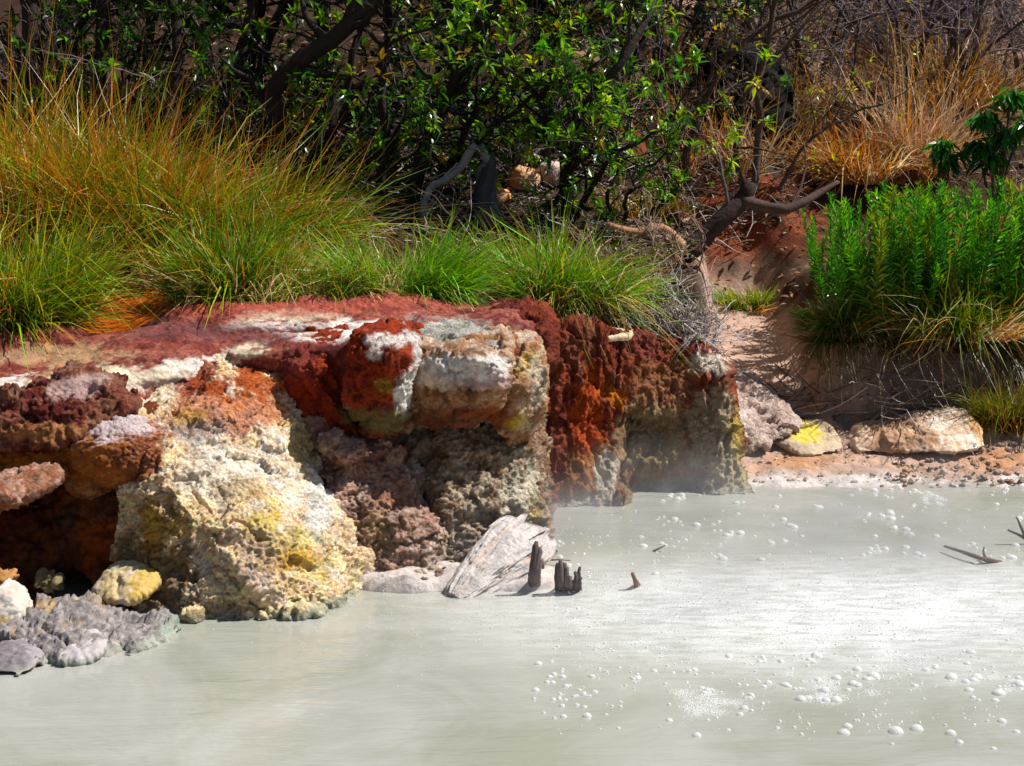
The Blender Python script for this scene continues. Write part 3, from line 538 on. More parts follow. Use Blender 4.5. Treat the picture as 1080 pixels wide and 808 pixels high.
def tree(name, label, mains, leaf_n, pal, cat='shrub', group=None, bark=BARK, subs=7, sublen=.7, twigs=5, twiglen=.35, leaf=.09, lw=.42, whorl=6, base=None, up=.04, twigcol=None, droop=0., low=3):
    """mains: list of (3-D polyline, base radius, tip radius)"""
    base = np.asarray(base if base is not None else mains[0][0][0], float)
    root = thing(name, label, cat, tuple(base), group); W = Wood(); tips = []
    for pts, r0, r1 in mains:
        P_ = resample(pts, 14); P_[1:-1] += rng.normal(size=(12, 3)) * .012; W.tube(P_, np.linspace(r0, r1, 14), bark, 8, .06)
        for _ in range(subs):
            k = rng.integers(low, 14); d = unit(P_[min(k, 13)] - P_[max(k - 1, 0)]); d = unit(d * .5 + rng.normal(size=3) * np.array([.8, .6, .6]) + np.array([0, 0, .15]))
            Ls = sublen * rng.uniform(.5, 1.3); r = np.interp(k, [0, 13], [r0, r1]) * .55
            B = wander(P_[k], d, Ls, 7, .22, up); W.tube(B, np.linspace(max(r, .006), .004, 8), twigcol or bark, 5)
            for _ in range(twigs):
                j = rng.integers(2, 8); dd = unit(unit(B[min(j, 7)] - B[j - 1]) * .7 + rng.normal(size=3) * .7)
                tw = wander(B[j], dd, twiglen * rng.uniform(.5, 1.4), 4, .25, up); W.tube(tw, np.linspace(.004, .0018, 5), twigcol or bark, 3)
                tips.append((tw[-1], unit(tw[-1] - tw[-2]))); tips.append((tw[2], unit(tw[3] - tw[1])))
            tips.append((B[-1], unit(B[-1] - B[-2])))
    W.build('trunk', M_WOOD, root, base)
    if leaf_n and tips:
        tp = np.array([t[0] for t in tips]); td = np.array([t[1] for t in tips])
        nc = max(1, leaf_n // whorl); idx = rng.integers(len(tp), size=nc) if nc < len(tp) else np.arange(nc) % len(tp)
        idx = np.repeat(idx, whorl); n = len(idx)
        ad_ = np.repeat((np.arange(nc) >= len(tp)).astype(float), whorl)[:, None]
        dirs = unit(td[idx] * .5 + unit(rng.normal(size=(n, 3))) * .9 + np.array([0, 0, .1 - droop]))
        jig = np.repeat(rng.normal(size=(nc, 3)) * .12, whorl, 0) * ad_
        pos = tp[idx] + rng.normal(size=(n, 3)) * .015 + jig
        ccl = np.repeat(pick(pal, nc, .25), whorl, 0) * (1 + .15 * rng.normal(size=(n, 1)))
        leafmesh('crown', pos, dirs, leaf * rng.uniform(.55, 1.25, n), lw, np.clip(ccl, .004, 1), root, base)
    return root
def pl3(*q): return np.array([at(*a) for a in q])
def basepl(px, py, *q):
    g_ = ground(px, py); return np.array([g_ - np.array([0, 0, .1])] + [at(a[0], a[1], g_[1] + (a[2] if len(a) > 2 else 0)) for a in q])

# --- individual trees and shrubs seen behind the ledge
tree('tree', 'forked dark trunked tree leaning away from the tall orange grass', [
    (basepl(312, 205, (300, 150, -.3), (284, 102, -.4), (300, 78, -.4), (345, 45, -.4), (392, 0, -.4), (430, -60, -.2)), .085, .05),
    (basepl(316, 207, (330, 160), (352, 110), (350, 60, .2), (340, -10, .3)), .045, .02),
    (basepl(340, 210, (345, 150, .1), (365, 90, .2), (380, 30, .3), (370, -50, .4)), .035, .02)],
    1500, GREENS + DARKG, 'tree', subs=11, twigs=6, sublen=.75, leaf=.085)
tree('tree', 'slender dark tree behind the tall orange grass, close to the picture edge', [
    (basepl(35, 200, (40, 100, .3), (32, 20, .3), (20, -120, .4)), .09, .05), (basepl(105, 200, (100, 110, .3), (112, 20, .4), (100, -120, .5)), .07, .04)],
    1300, DARKG, 'tree', subs=11, sublen=.9, leaf=.09)
tree('tree', 'dark leafy tree between the tall orange grass and the forked tree', [
    (basepl(180, 210, (175, 120, .3), (190, 50, .3), (170, -80, .5)), .05, .03), (basepl(225, 210, (240, 100, .4), (262, 20, .5), (290, -90, .6)), .05, .03)],
    1400, DARKG + GREENS[:2], 'tree', subs=11, sublen=.85, leaf=.085)
tree('shrub', 'broad shrub with bright whorled leaves above the burnt stump', [
    (basepl(428, 225, (445, 160), (470, 100), (505, 50), (520, -40)), .06, .03), (basepl(400, 225, (405, 150, .1), (400, 70, .1), (430, -20, .2)), .045, .02),
    (basepl(415, 225, (480, 170, -.1), (550, 110, -.2), (640, 60, -.2)), .03, .012), (basepl(440, 225, (500, 120, .1), (570, 60, .2), (610, 0, .3)), .03, .012)],
    2300, GREENS, 'shrub', subs=12, sublen=.7, leaf=.08)
tree('shrub', 'leafy shrub on a black stem behind the grass at the end wall', [
    (basepl(596, 232, (596, 180), (590, 135), (560, 95), (520, 70)), .06, .02), (basepl(600, 232, (600, 150), (625, 100), (660, 60), (690, 0, .2)), .05, .02),
    (basepl(600, 232, (640, 170, -.2), (690, 140, -.3), (720, 110, -.3)), .025, .01)],
    2000, GREENS + [(.16, .3, .02)], 'shrub', subs=11, sublen=.65, leaf=.08)
tree('shrub', 'open shrub of thin stems with sparse yellow green leaves above the fallen branch', [
    (basepl(795, 205, (800, 150), (800, 90), (815, 20), (820, -40)), .04, .02), (basepl(785, 208, (775, 150), (790, 80, .1), (845, 30, .1), (880, -10, .2)), .028, .012),
    (basepl(720, 190, (735, 120), (765, 60), (830, 15), (880, -10)), .035, .02), (basepl(808, 205, (850, 150), (900, 120, .1), (940, 105, .1)), .02, .008), (basepl(700, 190, (720, 130), (745, 95), (760, 40)), .022, .01)],
    420, YELLOWG, 'shrub', bark=(.09, .06, .045), subs=10, sublen=.6, twigs=4, leaf=.06, whorl=4)
tree('tree', 'bare grey tree with a thick crooked limb over the dry grass slope', [
    (basepl(1030, 130, (1030, 60, .1), (1036, 0, .1), (1030, -60)), .05, .04), (basepl(985, 130, (998, 70), (1010, 20), (1040, -30)), .03, .02), (basepl(1040, 128, (1000, 20, -.2), (940, 8, -.3), (890, 30, -.3)), .05, .02)],
    0, GREENS, 'tree', bark=(.07, .05, .045), twigcol=(.2, .17, .18), subs=12, sublen=1.0, twigs=6, twiglen=.5)
tree('shrub', 'low shrub with large fresh leaves beside the fallen branch root', [
    (basepl(655, 245, (660, 215), (680, 180), (705, 160)), .02, .008), (basepl(650, 245, (640, 210), (655, 170), (640, 140)), .02, .008), (basepl(670, 245, (690, 220), (712, 200), (725, 190)), .012, .006)],
    420, [(.12, .24, .02), (.2, .28, .03), (.06, .16, .015)], 'shrub', subs=6, sublen=.4, twigs=4, twiglen=.25, leaf=.075)
# a second row farther back; its canopy also keeps the slope dark
back = [(60, 120, .06, -60), (150, 130, .05, -120), (260, 120, .07, -50), (330, 120, .05, -150), (470, 120, .06, -90), (560, 120, .06, -120), (650, 110, .05, -80), (730, 95, .05, -120)]
labs = ['dense evergreen tree uphill behind the tall orange grass', 'dense evergreen tree uphill behind the slender dark tree', 'dense evergreen tree uphill behind the forked trunk', 'dense evergreen tree uphill over the top of the forked tree',
        'dense evergreen tree uphill behind the whorled leaf shrub', 'dense evergreen tree uphill above the black stemmed shrub', 'dense evergreen tree uphill behind the low fresh leaved shrub', 'dense evergreen tree uphill behind the black boulder']
for (px, py, r, tpx), lab in zip(back, labs):
    g_ = ground(px, py); x0, y0, z0 = g_
    tree('tree', lab, [(np.array([[x0, y0, z0 - .1], [x0 + .1, y0, z0 + .9], [x0 - .1, y0 + .1, z0 + 1.9], [x0 + rng.normal() * .4, y0, z0 + 3.0]]), r, r * .5),
                       (np.array([[x0, y0, z0], [x0 + .3, y0 - .1, z0 + .8], [x0 + .7, y0 - .1, z0 + 1.6], [x0 + .8, y0, z0 + 2.6]]), r * .7, r * .3)],
         2300, DARKG, 'tree', subs=12, sublen=1.0, twigs=5, twiglen=.5, leaf=.11, group='evergreen trees on the slope')
for (px, py, h_, lab) in [(10, 205, 1.3, 'behind the tallest orange tussock'), (75, 208, 1.1, 'between the slender dark trunks'), (150, 210, 1.2, 'below the dark leafy tree'), (255, 205, 1.1, 'beside the foot of the forked tree'), (365, 215, .8, 'between the forked tree and the burnt stump'), (545, 215, .7, 'beneath the black stemmed shrub'), (640, 185, .8, 'uphill of the low fresh leaved shrub')]:
    x0, y0, z0 = ground(px, py); y0 += .5; z0 = tz(x0, y0)
    ms = [(wander((x0, y0, z0 - .05), (rng.normal() * .6, rng.normal() * .4, 1), h_ * rng.uniform(.8, 1.3), 7, .14, .03), .018, .007) for _ in range(5)]
    tree('understory_bush', 'dense dark low bush ' + lab, ms, 750, DARKG + GREENS[:2], 'bush', subs=7, sublen=.55, twigs=5, twiglen=.3, leaf=.085, low=1, twigcol=(.16, .13, .13), group='dark bushes under the trees', base=(x0, y0, z0))
# bare twiggy bushes on the sunny slope
for k, (px, py, lab) in enumerate([(700, 100, 'behind the black boulder'), (860, 95, 'beside the orange tussock'), (940, 70, 'above the orange tussock'), (1075, 100, 'behind the drooping sapling'), (800, 40, 'high above the black boulder'), (900, 30, 'high on the slope'), (1000, 45, 'behind the crooked limb'), (1060, 30, 'topmost at the picture corner'), (640, 60, 'behind the black stemmed shrub'), (960, 120, 'among the standing dry stalks')]):
    x0, y0, z0 = ground(px, py)
    ms = [(wander((x0, y0, z0 - .05), (rng.normal() * .5, rng.normal() * .4, 1), rng.uniform(1.3, 2.3), 8, .2, .03), .022, .008) for _ in range(8)]
    tree('bare_bush', 'leafless grey twig bush on the slope ' + lab, ms, 0, GREENS, 'bush', bark=(.07, .05, .05), twigcol=[(.22, .18, .2), (.13, .1, .095), (.32, .28, .29)][k % 3], subs=9, sublen=.9, twigs=6, twiglen=.45, group='leafless bushes on the slope', base=(x0, y0, z0))

# ------------------------------------------------------------------ grass
def blades(n, rad, length, lean, width, droop, spread=1., seg=5, dirb=(0, 0), tufts=0):
    a = rng.uniform(0, 2 * math.pi, n); rr = np.sqrt(rng.uniform(0, 1, n)); tl = np.ones(n); td = np.zeros((n, 3))
    if tufts:
        k = rng.integers(tufts, size=n); ta = rng.uniform(0, 6.28, tufts)[k]; tr = np.sqrt(rng.uniform(0, 1, tufts))[k]
        x_ = np.cos(ta) * tr + rng.normal(size=n) * .1; y_ = np.sin(ta) * tr + rng.normal(size=n) * .1; a = np.arctan2(y_, x_); rr = np.hypot(x_, y_)
        tl = rng.uniform(.62, 1.12, tufts)[k]; td = (rng.normal(size=(tufts, 3)) * .3 * np.array([1, 1, 0]))[k]
    root = np.stack([np.cos(a) * rr * rad[0], np.sin(a) * rr * rad[1], np.zeros(n)], 1)
    out = (np.stack([np.cos(a) * rr + dirb[0], np.sin(a) * rr + dirb[1], np.zeros(n)], 1) + td) * lean + rng.normal(size=(n, 3)) * np.array([.27, .27, 0]) * spread
    d = unit(out + np.array([0, 0, 1])); Ls = length * tl * np.clip(rng.normal(.85, .24, n), .25, 1.4)
    t = np.linspace(0, 1, seg + 1)[None, :, None]; dr = droop * np.clip(rng.gamma(1.6, .6, n), .05, 3.2)[:, None, None]
    h = unit(out * np.array([1, 1, 0]) + rng.normal(size=(n, 3)) * np.array([.15, .15, 0]) + 1e-6)[:, None]
    kink = rng.normal(size=(n, 1, 3)) * .05
    P_ = root[:, None] + Ls[:, None, None] * (d[:, None] * t + (h * .45 - np.array([0, 0, 1.])) * dr * t ** 2.4 + kink * np.sin(t * 4.5))
    bk_ = (rng.random(n) < .14)[:, None, None] * np.clip(t - rng.uniform(.4, .75, n)[:, None, None], 0, 1); P_ = P_ + bk_ * Ls[:, None, None] * (h * rng.uniform(-.3, .9, n)[:, None, None] - np.array([0, 0, 1.1]))
    s_ = unit(np.cross(d, rng.normal(size=(n, 3))))[:, None]
    wd = width * rng.uniform(.5, 1.5, n)[:, None, None] * np.clip(1.02 - t ** 1.6, .05, 1)
    V = np.stack([P_ - s_ * wd * .5, P_ + s_ * wd * .5], 2)
    i = np.arange(n * (seg + 1) * 2).reshape(n, seg + 1, 2)
    F = np.stack([i[:, :-1, 0], i[:, :-1, 1], i[:, 1:, 1], i[:, 1:, 0]], -1).reshape(-1, 4)
    return V.reshape(-1, 3), F, np.repeat(np.tile(t, (n, 1, 1)), 2, 1).reshape(-1), n, (seg + 1) * 2
def tussock(name, label, base, n, rad, length, pal, tip, lean=.8, width=.006, droop=.25, dry=.25, drypal=None, group=None, cat='grass tussock', root=(.07, .022, .01), stalks=0, dirb=(0, 0), tip0=.45):
    n = int(n * .72); width *= 1.75; length *= .98; nt_ = max(8, n // 110); V, F, t, nn, k = blades(n, rad, length, lean, width, droop, dirb=dirb, tufts=nt_)
    bc = np.repeat(pick(pal, nn, .22), k, 0); tc_ = np.repeat(pick(tip, nn, .2), k, 0); tt = t[:, None]
    tm = np.repeat(rng.uniform(.3, 1.1, nn), k)[:, None]
    tw_ = ss(tip0, 1.05, tt) * tm; col = bc * (1 - tw_) + tc_ * tw_; col = col * np.repeat(rng.uniform(.55, 1.25, nn), k)[:, None]; rt_ = ss(.08, .55, tt); col = col * rt_ + np.array(root) * (1 - rt_)  # blade bases painted dark, for dead thatch and shade inside the clump
    V[:, 2] -= .03
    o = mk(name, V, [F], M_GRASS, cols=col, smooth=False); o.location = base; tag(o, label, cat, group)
    if dry:
        V, F, t, nn, k = blades(int(n * dry), (rad[0] * 1.05, rad[1] * 1.05), length * .95, lean * 1.15, width * .85, droop * 1.2, 1.5, dirb=dirb, tufts=nt_)
        c_ = np.repeat(pick(drypal or [(.55, .42, .22), (.5, .26, .08), (.42, .16, .04), (.62, .5, .3)], nn, .2), k, 0)
        V[:, 2] -= .03; mk('dry_blades', V, [F], M_DRY, parent=o, cols=c_, smooth=False)
    if stalks:
        V, F, t, nn, k = blades(stalks, rad, length * 1.15, lean * .6, width * .7, droop * .25, 1.2, dirb=dirb)
        c_ = np.repeat(pick([(.5, .2, .05), (.55, .28, .09), (.42, .14, .04)], nn, .2), k, 0)
        mk('seed_stalks', V, [F], M_DRY, parent=o, cols=c_, smooth=False)
    return o
OR = [(.5, .13, .012), (.55, .19, .02), (.40, .085, .01), (.5, .26, .03)]
GO = [(.16, .28, .008), (.26, .31, .012), (.34, .27, .014), (.09, .22, .006), (.44, .19, .012)]
GG = [(.05, .2, .005), (.09, .27, .008), (.03, .12, .006), (.17, .32, .012)]
YG = [(.27, .36, .012), (.17, .32, .01), (.4, .38, .03)]
def gpos(px, py): return tuple(ground(px, py))
tussock('grass_tussock', 'tallest orange and green grass tussock at the picture edge', gpos(28, 285), 7000, (.42, .35), 1.42, GO + YG, OR + YG[:1], tip0=.55, dry=.18, droop=.32, lean=.6, stalks=110, width=.0065)
tussock('grass_tussock', 'tall rust orange grass tussock beside the tallest one', gpos(140, 285), 6200, (.36, .32), 1.2, GO + YG[:2] + OR[:1], OR, tip0=.5, dry=.2, droop=.32, lean=.65, stalks=100, width=.006)
tussock('grass_tussock', 'orange and green tussock leaning over the red slab toward the forked tree', gpos(240, 285), 6200, (.38, .3), .98, GG + GO + YG, OR + YG, tip0=.5, dry=.18, droop=.35, lean=.75, stalks=70, width=.006, dirb=(.25, 0))
tussock('grass_tussock', 'green grass tussock with base darkened for thatch and shade at the rim of the slab', gpos(248, 322), 3800, (.25, .16), .62, GG + YG[:1], YG + OR[:1], lean=.6, width=.0065, dry=.3, dirb=(.1, -.1))
tussock('grass_tussock', 'yellow green grass tussock spilling over the slab at the picture edge', gpos(0, 347), 4600, (.26, .2), .74, YG + GG + GO[:2], YG + OR[:1], lean=.6, width=.006, dirb=(.15, -.1))
tussock('grass_tussock', 'low straw coloured tussock trailing on the red slab', gpos(315, 318), 2600, (.32, .2), .5, GO + YG, [(.55, .45, .2), (.6, .5, .28)], lean=1.1, droop=.45, dry=.7, width=.005, drypal=[(.6, .5, .28), (.66, .56, .36), (.5, .34, .12)])
tussock('grass_tussock', 'low green tussock behind the crusted overhang', gpos(425, 316), 4000, (.25, .18), .5, [(.10, .33, .006), (.16, .40, .01), (.05, .19, .006), (.24, .44, .015)], YG, lean=.68, droop=.3, width=.006, dry=.2, drypal=[(.6, .5, .28), (.5, .4, .2)])
tussock('grass_tussock', 'dense bright green tussock on top of the rust red end wall', gpos(588, 326), 5000, (.28, .18), .64, [(.10, .33, .006), (.16, .40, .01), (.05, .19, .006), (.24, .44, .015)], YG + OR[:1], lean=.72, droop=.28, width=.006, dry=.25, drypal=[(.5, .3, .08), (.6, .5, .28)])
tussock('grass_tuft', 'small round grass tuft on the path edge below the fallen branch', gpos(792, 324), 1500, (.2, .12), .26, YG, YG, lean=.9, width=.005, dry=.1, cat='grass tuft')
tussock('grass_tuft', 'olive grass tuft on the bank beside the large tan stone', gpos(1066, 452), 1500, (.14, .12), .44, [(.1, .13, .02), (.16, .17, .03), (.2, .16, .03)], YG + OR[:1], lean=.6, width=.005, cat='grass tuft')
tussock('grass_tussock', 'dry orange grass tussock on the slope behind the green weeds', gpos(908, 190), 2400, (.34, .3), .68, [(.4, .2, .04), (.46, .26, .06), (.34, .14, .03)], OR, lean=.7, width=.009, dry=.4, stalks=50)
tussock('grass_tussock', 'drooping dark grass tussock with dry strands in front of the green weeds', gpos(1015, 352), 3000, (.36, .16), .58, [(.08, .2, .012), (.2, .26, .02), (.05, .13, .01)], [(.4, .3, .05), (.3, .3, .04)], lean=.8, width=.006, droop=.3, dry=.22, drypal=[(.45, .2, .05), (.55, .42, .22), (.62, .5, .34)])
tussock('grass_tussock', 'dark grass tussock at the foot of the green weeds beside the path', gpos(895, 345), 1800, (.2, .16), .34, [(.04, .09, .015), (.07, .13, .02)], [(.2, .17, .05), (.12, .17, .03)], lean=.9, width=.006, droop=.4, dry=.4, drypal=[(.3, .15, .05), (.4, .3, .16)])
tussock('grass_tuft', 'yellow green tuft behind the fallen branch root', gpos(690, 232), 900, (.2, .15), .35, [(.3, .24, .03), (.24, .2, .03)], OR, lean=.9, width=.007, cat='grass tuft')
tussock('dry_stalks', 'clump of tall pale dead stalks beside the dry orange tussock', gpos(962, 190), 700, (.22, .2), 1.25, [(.56, .38, .26), (.5, .3, .16), (.6, .46, .34)], [(.6, .44, .3)], lean=.35, width=.009, dry=.6, cat='dry stalks', root=(.3, .16, .09))
tussock('dry_stalks', 'clump of tall golden dead stalks uphill under the crooked limb', gpos(1005, 130), 700, (.3, .2), 1.3, [(.5, .3, .1), (.5, .24, .06), (.56, .4, .22)], [(.6, .42, .2)], lean=.4, width=.01, dry=.6, cat='dry stalks', root=(.25, .13, .06))
for (px, py, n_, lab) in [(888, 356, 900, 'closest to the path'), (935, 364, 1100, 'above the middle of the earth mound'), (990, 366, 1200, 'behind the large tan stone'), (1048, 368, 1000, 'behind the olive tuft')]:
    tussock('grass_tussock', 'dark drooping tussock hanging over the bank lip ' + lab, gpos(px, py), n_, (.2, .1), .3, [(.03, .06, .01), (.05, .09, .012), (.1, .07, .03)], [(.2, .12, .05), (.08, .1, .02)], lean=1.1, width=.005, droop=.75, dry=.35, drypal=[(.2, .1, .05), (.4, .3, .2), (.12, .07, .04)], dirb=(0, -.35), root=(.02, .012, .008))
# standing dry stalks on the sunny slope: nobody could count them
pts = []
V_, F_, C_ = [], [], []; nv = 0
for _ in range(170):
    px = rng.uniform(640, 1100); py = rng.uniform(-20, 130) if px > 880 else rng.uniform(-20, 190); b_ = ground(px, py)
    V, F, t, nn, k = blades(26, (.2, .2), rng.uniform(.3, .8), .5, .011, .15, 1.4, 4)
    c_ = np.repeat(pick([(.46, .29, .12), (.42, .22, .07), (.5, .38, .22), (.46, .2, .05), (.32, .26, .22)], nn, .2), k, 0)
    V_.append(V + b_); F_.append(F + nv); C_.append(c_); nv += len(V)
o = mk('dry_grass', np.concatenate(V_), [np.concatenate(F_)], M_DRY, cols=np.concatenate(C_), smooth=False); o['kind'] = 'stuff'; o['label'] = 'dry tan grass standing over the slope'
# leaf_litter: dead leaves and twig scraps on the earth
pos = []; 
for _ in range(5200):
    x_ = rng.uniform(-3.5, 5.5); y_ = rng.uniform(9.2, 15)
    if 1.25 < x_ < 2.0 and y_ < 11.6 and rng.random() < .93: continue
    if x_ > 1.2 and y_ < 9.6 and rng.random() < .7: continue
    pos.append((x_, y_, 0))
pos = np.array(pos); zz = terrain(pos[:, 0], pos[:, 1]); rr_ = .02 + .07 * ss(9.5, 11, pos[:, 1]) + .1 * ss(13, 16, pos[:, 1]); pos[:, 2] = zz + rr_ * fbm(pos * np.array([1, 1, 0]), 1.7, 5, 3) + .02
d_ = rng.normal(size=pos.shape) * np.array([1, 1, .25])
o = leafmesh('leaf_litter', pos, d_, rng.uniform(.04, .09, len(pos)), .4, pick([(.22, .11, .05), (.3, .18, .1), (.4, .3, .22), (.16, .08, .04), (.34, .2, .12)], len(pos)), None, (0, 0, 0), M_DRY); o['kind'] = 'stuff'; o['label'] = 'dead brown leaves scattered over the earth'
W = Wood()
for i_ in range(1050):
    px = rng.uniform(380, 1080); py = rng.uniform(150, 260) if px < 830 else rng.uniform(60, 200)
    if i_ > 900: px = rng.uniform(765, 1040); py = rng.uniform(385, 450)
    b_ = ground(px, py) + np.array([0, 0, .03])
    W.tube(wander(b_, rng.normal(size=3) * np.array([1, 1, .35]) + np.array([0, 0, .15]), rng.uniform(.2, .7), 4, .2), np.linspace(.006, .002, 5), [(.3, .26, .25), (.2, .15, .12), (.4, .36, .35), (.13, .09, .07)][rng.integers(4)], 3)
o = W.build('fallen_twigs', M_WOOD); o['kind'] = 'stuff'; o['label'] = 'grey dead twigs scattered on the ground under the shrubs'

ng = 2600; pp = []
while len(pp) < ng:
    px, py = rng.uniform(745, 1078), rng.uniform(325, 512); b_ = ground(px, py)
    if py < 478 and not (1.15 < b_[0] < 2.4): continue
    pp.append(b_)
pp = np.array(pp); sz = .004 + .014 * rng.random(ng) ** 4; oc_ = np.array([[1, 0, 0], [0, 1, 0], [-1, 0, 0], [0, -1, 0], [0, 0, .6], [0, 0, -.6]]); of_ = np.array([[0, 1, 4], [1, 2, 4], [2, 3, 4], [3, 0, 4], [1, 0, 5], [2, 1, 5], [3, 2, 5], [0, 3, 5]])
V = pp[:, None] + np.array([0, 0, .006]) + sz[:, None, None] * oc_[None] * rng.uniform(.6, 1.4, (ng, 6, 3))
o = mk('gravel', V.reshape(-1, 3), [(of_[None] + (np.arange(ng) * 6)[:, None, None]).reshape(-1, 3)], M_STONE, cols=np.repeat(pick([(.4, .28, .22), (.3, .2, .16), (.5, .4, .34), (.2, .13, .1)], ng), 6, 0), smooth=False); o['kind'] = 'stuff'; o['label'] = 'fine gravel and grit on the path and the far shore'
# ------------------------------------------------------------------ weeds beside the path
def weed(h, n):
    st = wander((0, 0, 0), (rng.normal() * .12, rng.normal() * .12, 1), h, 8, .09); k = np.linspace(.12, 1, n)
    s_ = np.linspace(0, 1, 9); P_ = np.stack([np.interp(k, s_, st[:, c_]) for c_ in range(3)], 1); a = np.arange(n) * 2.4
    d = np.stack([np.cos(a), np.sin(a), .7 + .9 * k ** 2 + .25 * rng.normal(size=n)], 1); sz = .085 * (1 - .4 * k) * rng.uniform(.7, 1.2, n)
    return st, P_, d, sz
protos = []
for k in range(6):
    h = [.95, .8, 1.05, .7, .9, .85][k]; st, P_, d, sz = weed(h, 150)
    pal = [[(.07, .24, .01), (.12, .32, .012), (.04, .15, .01)], [(.12, .34, .012), (.2, .4, .02), (.06, .2, .01)], [(.03, .13, .012), (.06, .22, .015), (.05, .17, .03)], [(.2, .3, .03), (.3, .3, .05), (.1, .2, .02)], [(.09, .28, .012), (.05, .18, .01)], [(.06, .2, .02), (.1, .27, .03), (.3, .2, .07)]][k]
    o = leafmesh('leafy_weed', P_, d, sz, .2, pick(pal, len(P_)) * (ss(0, .55, np.linspace(.12, 1, len(P_)))[:, None] * np.array([1, 1, 1]) + (1 - ss(0, .55, np.linspace(.12, 1, len(P_))))[:, None] * np.array([.55, .28, .6])), None, (0, 0, 0))  # lower leaves browned as dead foliage and darkened to paint shade in the thicket
    W = Wood(); W.tube(st, np.linspace(.008, .003, 9), (.1, .12, .03), 5); W.build('stem', M_LEAF, o); protos.append(o)
places = []
while len(places) < 290:
    px = rng.uniform(846, 1135); py = rng.uniform(300, 372); b_ = ground(px, py)
    if px < 858 + max(0, py - 335) * .9: continue
    top = np.interp(px, [830, 870, 930, 1000, 1080, 1200], [250, 218, 190, 196, 182, 182]) + abs(rng.normal()) * 42 - 6
    places.append((b_[0], b_[1], (py - top) / FPX * b_[1]))
firsts = set()
for (x_, y_, hh) in places:
    i = rng.integers(6); o = protos[i]
    if i in firsts:
        c_ = o.copy(); C.objects.link(c_)
        for ch in o.children: d = ch.copy(); C.objects.link(d); d.parent = c_
        o = c_
    firsts.add(i); s_ = hh / [.95, .8, 1.05, .7, .9, .85][i]; o.location = (x_, y_, tz(x_, y_) - .02); o.rotation_euler = (rng.normal() * .16, rng.normal() * .16, rng.uniform(0, 6.28)); o.scale = (s_ * rng.uniform(.8, 1.2), s_ * rng.uniform(.8, 1.2), s_)
    tag(o, 'upright leafy green weed with narrow leaves in the thicket beside the path', 'weed', 'green weeds beside the path')
# drooping saplings
def sapling(label, base, heads, leaf, n):
    root = thing('sapling', label, 'sapling', base); W = Wood(); pos, dr = [], []
    for hd in heads:
        W.tube(resample(np.array([np.array(base) - [0, 0, .05], (np.array(base) + hd) / 2 + rng.normal(size=3) * .03, hd]), 8), np.linspace(.014, .007, 8), (.09, .07, .05), 6)
        for _ in range(n): pos.append(hd + rng.normal(size=3) * np.array([.04, .04, .03])); a = rng.uniform(0, 6.28); dr.append((math.cos(a), math.sin(a), -rng.uniform(.1, 2.0)))
    W.build('stem', M_WOOD, root, base)
    leafmesh('leaves', np.array(pos), np.array(dr), leaf * rng.uniform(.7, 1.2, len(pos)), .28, pick([(.03, .13, .015), (.02, .08, .012), (.05, .17, .02)], len(pos)), root, base)
g_ = ground(1000, 235); sapling('small sapling with one drooping tuft of dark leaves rising behind the weeds', tuple(g_), [at(995, 152, g_[1]), at(1003, 165, g_[1])], .17, 45)
g_ = ground(1052, 235); sapling('larger sapling with several drooping tufts of dark leaves behind the weeds', tuple(g_), [at(1040, 120, g_[1]), at(1066, 100, g_[1]), at(1030, 150, g_[1]), at(1078, 130, g_[1]), at(1060, 140, g_[1]), at(1045, 165, g_[1])], .17, 48)
# grey twiggy bush at the ledge end
x0, y0, z0 = ground(715, 362)
ms = [(wander((x0 + rng.normal() * .12, y0 + .1 + rng.normal() * .1, z0 - .03), (rng.normal() * .7, rng.normal() * .6, .8), rng.uniform(.2, .45), 7, .2, -.02), .007, .0025) for _ in range(30)]
tree('dry_bush', 'silvery grey twiggy bush between the bright green tussock and the path', ms, 900, [(.3, .33, .27), (.36, .36, .32), (.2, .24, .14), (.3, .22, .16)], 'bush', bark=(.3, .25, .23), twigcol=(.42, .37, .36), subs=5, sublen=.2, twigs=4, twiglen=.2, leaf=.028, lw=.3, whorl=4, base=(x0, y0, z0))
x0, y0, z0 = ground(690, 290)
ms = [(wander((x0 + rng.normal() * .15, y0 + rng.normal() * .1, z0 - .03), (rng.normal() * .9, rng.normal() * .7, .8), rng.uniform(.25, .45), 7, .2, 0), .006, .003) for _ in range(9)]
tree('dry_bush', 'brown and grey dead bush behind the silvery one', ms, 500, [(.24, .27, .2), (.3, .2, .12), (.2, .22, .1)], 'bush', bark=(.16, .10, .08), twigcol=(.22, .15, .12), subs=4, sublen=.2, twigs=4, twiglen=.2, leaf=.035, lw=.3, whorl=4, base=(x0, y0, z0))

